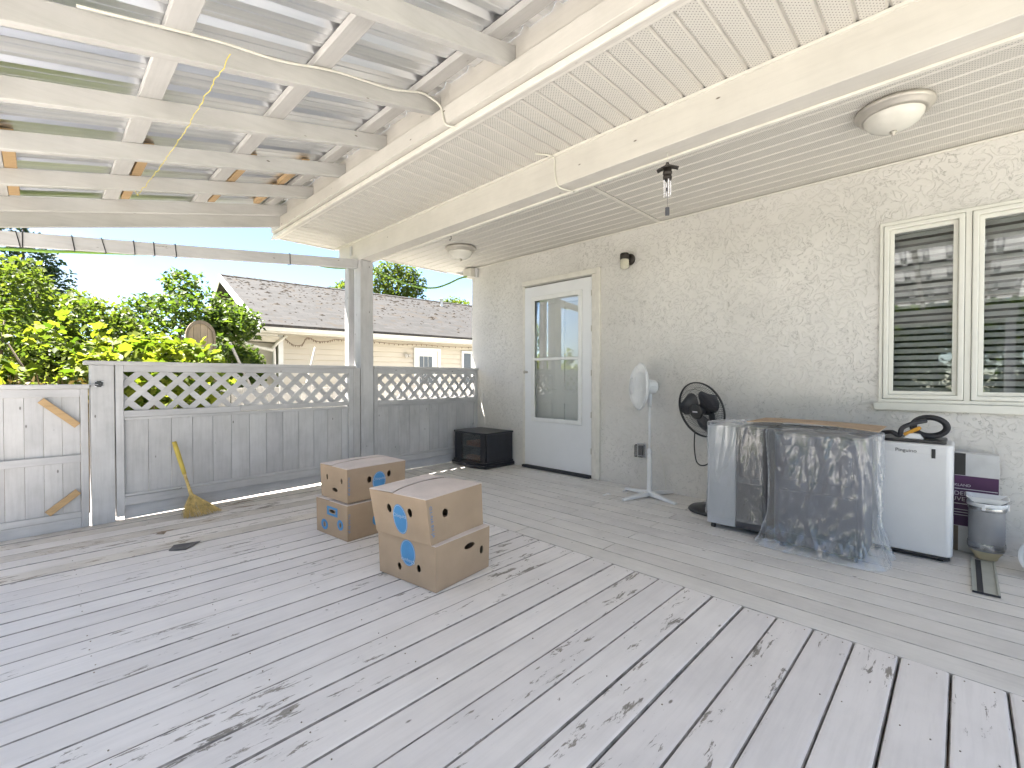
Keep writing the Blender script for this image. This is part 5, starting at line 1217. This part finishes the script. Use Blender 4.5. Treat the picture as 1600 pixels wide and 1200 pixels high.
shrub('leafy_tree', 'rounded leafy tree rising above the creeper mound', 'tree', (-.6, 12.0, -.55), [(-.3, 0, 3.2, .8, .7, .6), (.35, 0, 3.0, .6, .6, .5), (.85, .1, 2.85, .45, .4, .3), (-.9, 0, 3.3, .8, .7, .6), (.0, 0, 2.5, .9, .7, .6), (1.15, 0, 3.0, .28, .25, .22)], 6500, .10, M_tree, 51, [(-.8, 0, 3.3), (0, 0, 3.4), (.6, 0, 3.1), (1.15, 0, 3.0)])
shrub('conifer', 'dark conifer showing behind the rounded leafy tree', 'tree', (-.25, 17.0, -.55), [(0, 0, 2.2, 1.1, 1.0, 1.2), (0, 0, 3.6, .8, .7, 1.0), (.1, 0, 4.6, .55, .5, .7), (.5, 0, 4.1, .45, .4, .4), (-.2, 0, 5.3, .3, .3, .5)], 6000, .12, M_conifer, 61, [(0, 0, 5.4), (.5, 0, 4.1), (-.4, 0, 3.6)], r0=.1)
shrub('ash_tree', 'airy tree with open crown behind the garage ridge', 'tree', (12.6, 20.3, -.55), [(0, 0, 6.2, 1.0, .9, .9), (-.8, 0, 5.6, .8, .7, .7), (.7, 0, 5.7, .8, .7, .8), (-.3, .2, 7.0, .7, .6, .6), (.6, 0, 6.9, .5, .5, .55), (-1.3, 0, 6.4, .45, .45, .5), (1.3, 0, 6.5, .35, .4, .6), (0, 0, 4.8, 1.3, .9, .7)], 4800, .17, M_tree, 71, [(-1.2, 0, 6.3), (0, 0, 7.2), (.6, 0, 7.0), (1.25, 0, 6.6), (-.4, 0, 6.6)], r0=.16)
shrub('round_tree', 'compact round tree behind the garage vent pipe', 'tree', (16.4, 20.5, -.55), [(0, 0, 5.3, 1.2, .9, .7), (-.9, 0, 5.0, .7, .7, .6), (.9, 0, 5.1, .8, .7, .6)], 4200, .16, M_tree, 81, [(0, 0, 5.6), (-.8, 0, 5.2), (.8, 0, 5.2)], r0=.14)
shrub('far_tree', 'small tree top peeking over the garage ridge near the porch post', 'tree', (9.75, 20.0, -.55), [(0, 0, 5.5, .55, .5, .45), (-.3, 0, 5.1, .6, .5, .5)], 1500, .15, M_tree, 91, [(0, 0, 5.7), (-.4, 0, 5.3)], r0=.1)
# hedge on the open side of the yard
th = thing('boundary_hedge', 'tall dark hedge along the open side of the yard', 'hedge', (-9.0, 0.5, -.55)); leaves('crown', M_ivy, th, blob_points(lump(110, -.8, .8, -9, 9, lambda x, y: 4.3 + .3 * math.sin(y * 2), .6, 1.1, 28), 42000, 97), .2, .4, 'kite', seed=98)
branches(th, M_bark, (0, 0, 0), [(0, -6, 2.2), (0, -3, 2.4), (0, 0, 2.6), (0, 3, 2.4), (0, 6, 2.2)], .08)
